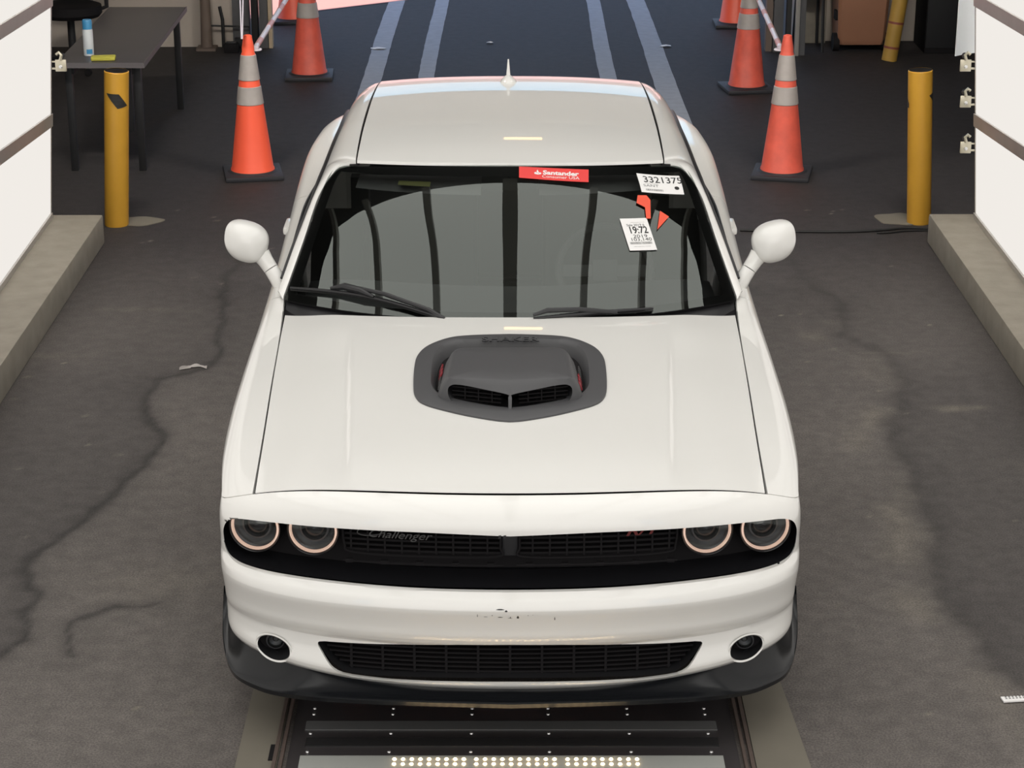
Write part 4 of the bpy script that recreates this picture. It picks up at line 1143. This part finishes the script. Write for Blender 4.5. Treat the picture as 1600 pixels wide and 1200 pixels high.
# white hanging sheet behind the right wall
t = thing('partition_sheet', 'pale white sheet hanging behind the right glowing wall above the latches', 'panel', (2.92, 7.5, .80))
MB().grid([[( -.125+.27*u, .02*math.sin(5*u), z+.04*u) for z in (0, 1.7)] for u in np.linspace(0, 1, 12)]).build('sheet', 'whiteplastic', t)
modify(t.children[0], ('SOLIDIFY', dict(thickness=.008)))
MB().box((.30, 0, .86), (.04, .04, 1.72+0)).build('sheet_post', 'blackmetal', t)
MB().box((.30, 0, -.40), (.04, .04, .80)).build('sheet_post', 'blackmetal', t)

# table with can and sponge, office chair
t = thing('table', 'long dark folding table standing by the left wall end', 'table', (-2.62, 8.70, 0), R(.6))
MB().box((0, 0, .712), (.56, 2.10, .030), bev=.004).build('table_top', 'table', t)
m = MB(); m.box((.281, 0, .712), (.006, 2.10, .034)); m.box((0, -1.051, .712), (.56, .006, .034)); m.build('table_edge', 'tableedge', t)
m = MB(); m.box((.20, 0, .665), (.03, 1.9, .06)); m.box((-.20, 0, .665), (.03, 1.9, .06)); m.build('table_frame', 'blackmetal', t)
for x, y in ((.22, -.93), (-.22, -.93), (.22, .93), (-.22, .93)): MB().box((x, y, .35), (.045, .045, .70), bev=.004).build('leg', 'blackmetal', t)
MB().box((.10, -.80, .46), (.12, .05, .46), bev=.01).build('leg_brace', 'blackmetal', t)
t = thing('spray_can', 'white spray can with a blue cap standing on the dark table', 'spray can', (-2.72, 7.90, .728))
MB().lathe([(.030, 0), (.033, .004), (.033, .165), (.028, .178)], n=28).build('can_body', 'canwhite', t)
MB().lathe([(.031, .172), (.031, .225), (.027, .232), (.001, .233)], n=28).build('can_cap', 'canblue', t)
m = MB(); P = [[(.0335*math.cos(a), .0335*math.sin(a), z) for z in (.015, .045)] for a in np.linspace(-1.8, -.6, 8)]; m.grid(P).build('can_label', 'canblue', t, recalc=False)
m = MB(); m.box((0, 0, .014), (.155, .085, .026), rz=.1, bev=.009)
tag(m.build('sponge', 'sponge', loc=(-2.60, 7.75, .728)), 'flat yellow sponge lying at the near edge of the dark table', 'sponge')
t = thing('office_chair', 'black swivel chair behind the dark table', 'chair', (-3.46, 11.05, 0))
m = MB(); bm = bmesh.new(); m.lathe([(.10, .42), (.225, .43), (.25, .46), (.245, .52), (.20, .535), (.001, .54)], n=36, mtx=Matrix.Diagonal((1, .95, 1, 1))); bm.free(); m.build('seat', 'blackmatte', t)
MB().lathe([(.03, .10), (.03, .46)], n=16).build('gas_lift', 'blackmetal', t)
MB().box((.0, .27, .80), (.42, .06, .46), bev=.025).build('backrest', 'blackmatte', t); MB().box((0, .24, .55), (.06, .03, .24)).build('back_bracket', 'blackmetal', t)
for s in (-1, 1): MB().tube([(s*.20, .05, .47), (s*.28, .05, .50), (s*.28, .05, .66), (s*.28, -.12, .68)], .018, 8).build('armrest', 'blackmetal', t)
for k in range(5):
    a = 2*math.pi*k/5+.3; o = MB().tube([(0, 0, .11), (.27*math.cos(a), .27*math.sin(a), .07)], [.03, .018], 8).build('base_arm', 'blackmetal', t)
    MB().lathe([(.027, -.02), (.027, .02)], n=16, mtx=Matrix.Translation((.27*math.cos(a), .27*math.sin(a), .028)) @ Matrix.Rotation(R(90), 4, 'X')).build('caster', 'blackmatte', o)

# left back: pipe, conduit, door jamb
t = thing('brown_pipe', 'brown pipe column standing against the beige back wall on the left', 'pipe', (-2.52, 11.93, 0))
MB().lathe([(.065, 0), (.05, .02), (.042, .30), (.040, 3.0)], n=24).build('pipe', 'brownpipe', t); MB().box((.0, .0, .012), (.16, .16, .024)).build('base_plate', 'brownpipe', t)
m = MB(); m.tube([(.14, -.01, .02), (.14, -.01, .25), (.12, -.01, .36)], .014, 8); m.tube([(.04, .0, .20), (.36, .0, .19)], .008, 6); m.box((.29, -.02, .07), (.10, .06, .06)); m.build('conduit', 'blackmetal', t)
t = thing('door_jamb', 'grey metal track posts at the left side of the doorway', 'door post', (-2.14, 12.0, 0))
MB().box((-.10, .06, 1.6), (.14, .10, 3.2), bev=.004).build('post', 'jamb', t); MB().box((.02, .0, 1.6), (.05, .14, 3.2), bev=.004).build('track', 'blackmetal', t); MB().box((.09, .04, 1.6), (.07, .10, 3.2), bev=.004).build('post', 'jamb', t)
MB().box((.145, .04, 1.6), (.03, .10, 3.2)).build('edge_trim', 'jamblight', t)
t = thing('door_track', 'grey metal track posts at the right side of the doorway, behind the cone', 'door post', (2.26, 11.75, 0))
MB().box((-.12, .15, 1.6), (.05, .10, 3.2)).build('edge_trim', 'brownpipe', t); MB().box((-.05, .12, 1.6), (.08, .10, 3.2), bev=.004).build('post', 'jamb', t); MB().box((.03, .05, 1.6), (.04, .06, 3.2)).build('track', 'blackmetal', t)
MB().box((.085, -.08, 1.6), (.035, .05, 3.2), bev=.004).build('rail', 'alu', t); MB().box((.13, -.04, 1.6), (.05, .08, 3.2), bev=.004).build('post', 'jamb', t)
m = MB(); m.tube([(-1.688, 7.55, .90), (-1.70, 7.7, 1.6), (-1.71, 7.9, 2.6), (-1.71, 7.9, 4.5)], .004, 6); m.tube([(-1.682, 7.55, .90), (-1.66, 7.7, 1.6), (-1.64, 7.9, 2.6), (-1.64, 7.9, 4.5)], .004, 6)
tag(m.build('hanging_cord', 'barwhite'), 'thin pale cord hanging down to the tip of the nearest left cone', 'cord')
t = thing('wheel_stop_box', 'small black box lying on the floor by the left door post', 'box', (-2.30, 11.80, 0)); MB().box((0, 0, .04), (.12, .08, .08), bev=.01).build('box_body', 'blackmatte', t); MB().box((0, 0, .085), (.08, .05, .012), bev=.004).build('box_lid', 'black', t)

# right back: bin, yellow pole, chair, dark curtain
t = thing('wheeled_bin', 'brown wheeled trash bin in the right back corner, left of the yellow pole', 'trash bin', (2.90, 11.98, 0))
m = MB(); P = []
for z, w, d in ((.06, .36, .32), (.10, .39, .36), (.5, .42, .42), (.95, .46, .50), (.98, .50, .54)):
    c = [(-w/2, -d/2), (w/2, -d/2), (w/2, d/2), (-w/2, d/2)]; L = []
    for k in range(4):
        a, b = np.array(c[k]), np.array(c[(k+1) % 4])
        for u in (.06, .5, .94): L.append(tuple(a+(b-a)*u)+(z,))
    P.append(L+[L[0]])
m.grid(P); m.build('bin_body', 'brown', t); MB().box((0, .0, 1.0), (.52, .58, .05), bev=.015).build('bin_lid', 'brown', t)
for s in (-1, 1):
    MB().lathe([(.075, -.025), (.075, .025), (.03, .03)], n=28, mtx=Matrix.Translation((s*.205, -.10, .076)) @ Matrix.Rotation(R(90), 4, 'Y')).build('wheel', 'blackmatte', t)
MB().tube([(-.2, -.10, .076), (.2, -.10, .076)], .012, 8).build('axle', 'blackmetal', t)
MB().box((-.21, -.1, .30), (.03, .10, .08), bev=.01).build('bin_handle', 'blackmatte', t)
MB().box((.02, -.235, .62), (.20, .02, .06), bev=.008).build('bin_latch', 'blackmatte', t)
t = thing('yellow_pole', 'worn yellow pole with two red bands leaning in the right back corner', 'pole', (3.075, 11.46, 0))
mt = Vector((.10, .04, .75)).normalized().to_track_quat('Z', 'Y').to_matrix().to_4x4()
MB().lathe([(.062, 0), (.062, 1.6)], n=28, mtx=mt).build('pole_body', 'yellowold', t)
for z in (.10, .30): MB().lathe([(.0635, z), (.0635, z+.018)], n=28, mtx=mt, cap=False).build('red_band', mat('band red', (.22,.05,.04), .5), t)
t = thing('folded_chair', 'black seat standing behind the right door posts, left of the brown bin', 'chair', (2.50, 11.98, 0))
MB().box((-.02, 0, .50), (.26, .40, .06), bev=.02).build('seat', 'blackmatte', t)
for x, y in ((-.12, -.17), (.08, -.17), (-.12, .17), (.08, .17)): MB().tube([(x, y, 0), (x*.9, y*.9, .48)], .013, 8).build('leg', 'blackmetal', t)
MB().box((-.02, .2, .78), (.26, .04, .4), bev=.015).build('backrest', 'blackmatte', t)
t = thing('dark_cabinet', 'tall black cabinet in the right back corner behind the bollard', 'cabinet', (3.72, 12.0, 0)); MB().box((0, 0, 1.05), (.62, .5, 2.1), bev=.01).build('cabinet_body', 'blackmatte', t)
MB().box((-.155, -.252, 1.05), (.29, .012, 2.0), bev=.003).build('door', 'blackmetal', t); MB().box((.155, -.252, 1.05), (.29, .012, 2.0), bev=.003).build('door', 'blackmetal', t)
t = thing('concrete_block', 'pale concrete block on the floor beside the brown bin', 'block', (2.53, 12.26, 0)); MB().box((0, 0, .20), (.26, .10, .40), bev=.01).build('block_body', 'concrete', t)

# black cable along the right floor
P = catmull([(1.35, 6.28, .008), (1.7, 6.25, .008), (2.0, 6.25, .008), (2.2, 6.29, .008), (2.33, 6.33, .008), (2.50, 6.32, .008), (2.6, 6.25, .05)], 6)
tag(MB().tube(P, .008, 8).build('cable', 'cable'), 'thin black cable lying on the asphalt from the right bollard to the car', 'cable')
tag(MB().tube([(x, y-.045-.02*math.sin(x*9), z) for x, y, z in P[16:-7]], .006, 8).build('cable', 'cable'), 'second short black cable beside the foot of the right bollard', 'cable')

# litter
m = MB(); rng = random.Random(2)
P = catmull([(-1.585, 3.80), (-1.545, 3.835), (-1.50, 3.845), (-1.455, 3.82)], 5); m.grid([[(x, y-.010-.004*math.sin(i), .004), (x, y, .012+.004*math.sin(i*.9)), (x, y+.012, .005)] for i, (x, y) in enumerate(P)]); m.grid([[(-1.575+.01*k, 3.795+.005*k, .004), (-1.57+.01*k, 3.81+.004*k, .008)] for k in range(5)])
o = m.build('plastic_scrap', 'coneband', recalc=False); modify(o, ('SOLIDIFY', dict(thickness=.001))); tag(o, 'torn pale scrap lying across the crack in the asphalt left of the hood', 'litter')
m = MB(); m.box((1.705, .435, .006), (.13, .034, .005), rz=.12); o = m.build('paper_slip', 'paper'); tag(o, 'white printed slip lying on the asphalt at the lower right edge', 'paper')
for k in range(2):
    m2 = MB()
    for j in range(9): m2.box((1.655+.012*j, .430+.0015*j+.011*k, .0092), (.006, .006, .0006), rz=.12)
    m2.build('print_line', 'inkgrey', o, smooth=0)
for (x, y, r, lab) in [(-1.10, 11.95, .05, 'small white scrap beside the left lane line, behind the car'), (-.17, 12.2, .025, 'tiny white scrap on the asphalt between the lane lines'), (1.30, 12.05, .04, 'small pale scrap beside the right lane line, behind the car')]:
    m = MB(); n = 9; pts = [(x+r*(1+.5*rng.random())*math.cos(a), y+r*.8*(1+.5*rng.random())*math.sin(a)) for a in np.linspace(0, 2*math.pi, n, endpoint=False)]
    V = [(a, b, .004+.012*rng.random()) for a, b in pts]+[(x, y, .02)]; m.add(V, [(k, (k+1) % n, n) for k in range(n)]); tag(m.build('scrap', 'paper', smooth=0, recalc=False), lab, 'litter')

# ================================================================== UNDERBODY SCANNER IN THE FLOOR
t = thing('scanner_deck', 'dark steel scanner deck set in the floor under the nose of the car', 'scanner deck', (0, 0, 0))
MB().box((.01, -.885, .0), (1.43, 2.87, .012), bev=.002).build('deck_plate', 'plate', t)
for s, x in ((-1, -.722), (1, .742)):
    m = MB(); m.box((x, -.885, .008), (.010, 2.87, .016)); m.box((x+s*.022, -.885, .006), (.012, 2.87, .012)); m.build('edge_rail', 'rust', t)
for y, d, x0, x1, mm in ((.245, .058, -.665, .672, 'slot'), (.135, .055, -.655, .668, 'slotdark'), (.006, .078, -.665, .675, 'ledbed'), (-.135, .078, -.665, .675, 'ledbed')):
    o = MB().box(((x0+x1)/2, y, .0075), (x1-x0, d, .004)).build('led_strip' if mm == 'ledbed' else 'glass_strip', mm, t)
    if mm == 'ledbed':
        for row in (0, 1):
            for k in range(28):
                x = -.365+.0274*k+(.012 if k > 8 else 0)+(.014 if k > 18 else 0)
                MB().lathe([(.0058, 0), (.0048, .003), (.001, .004)], n=10, mtx=Matrix.Translation((x, y+.015-.031*row, .0095))).build('led', 'led', o)
for y in (.365, .325, .195, .075):
    for x in (-.645, -.385, -.125, .125, .385, .64):
        MB().lathe([(.006, 0), (.0045, .003), (.001, .0035)], n=10, mtx=Matrix.Translation((x, y, .006))).build('screw', 'screw', t)
MB().box((-.752, .07, .004), (.026, .10, .008)).build('slot_hole', 'blackmatte', t)
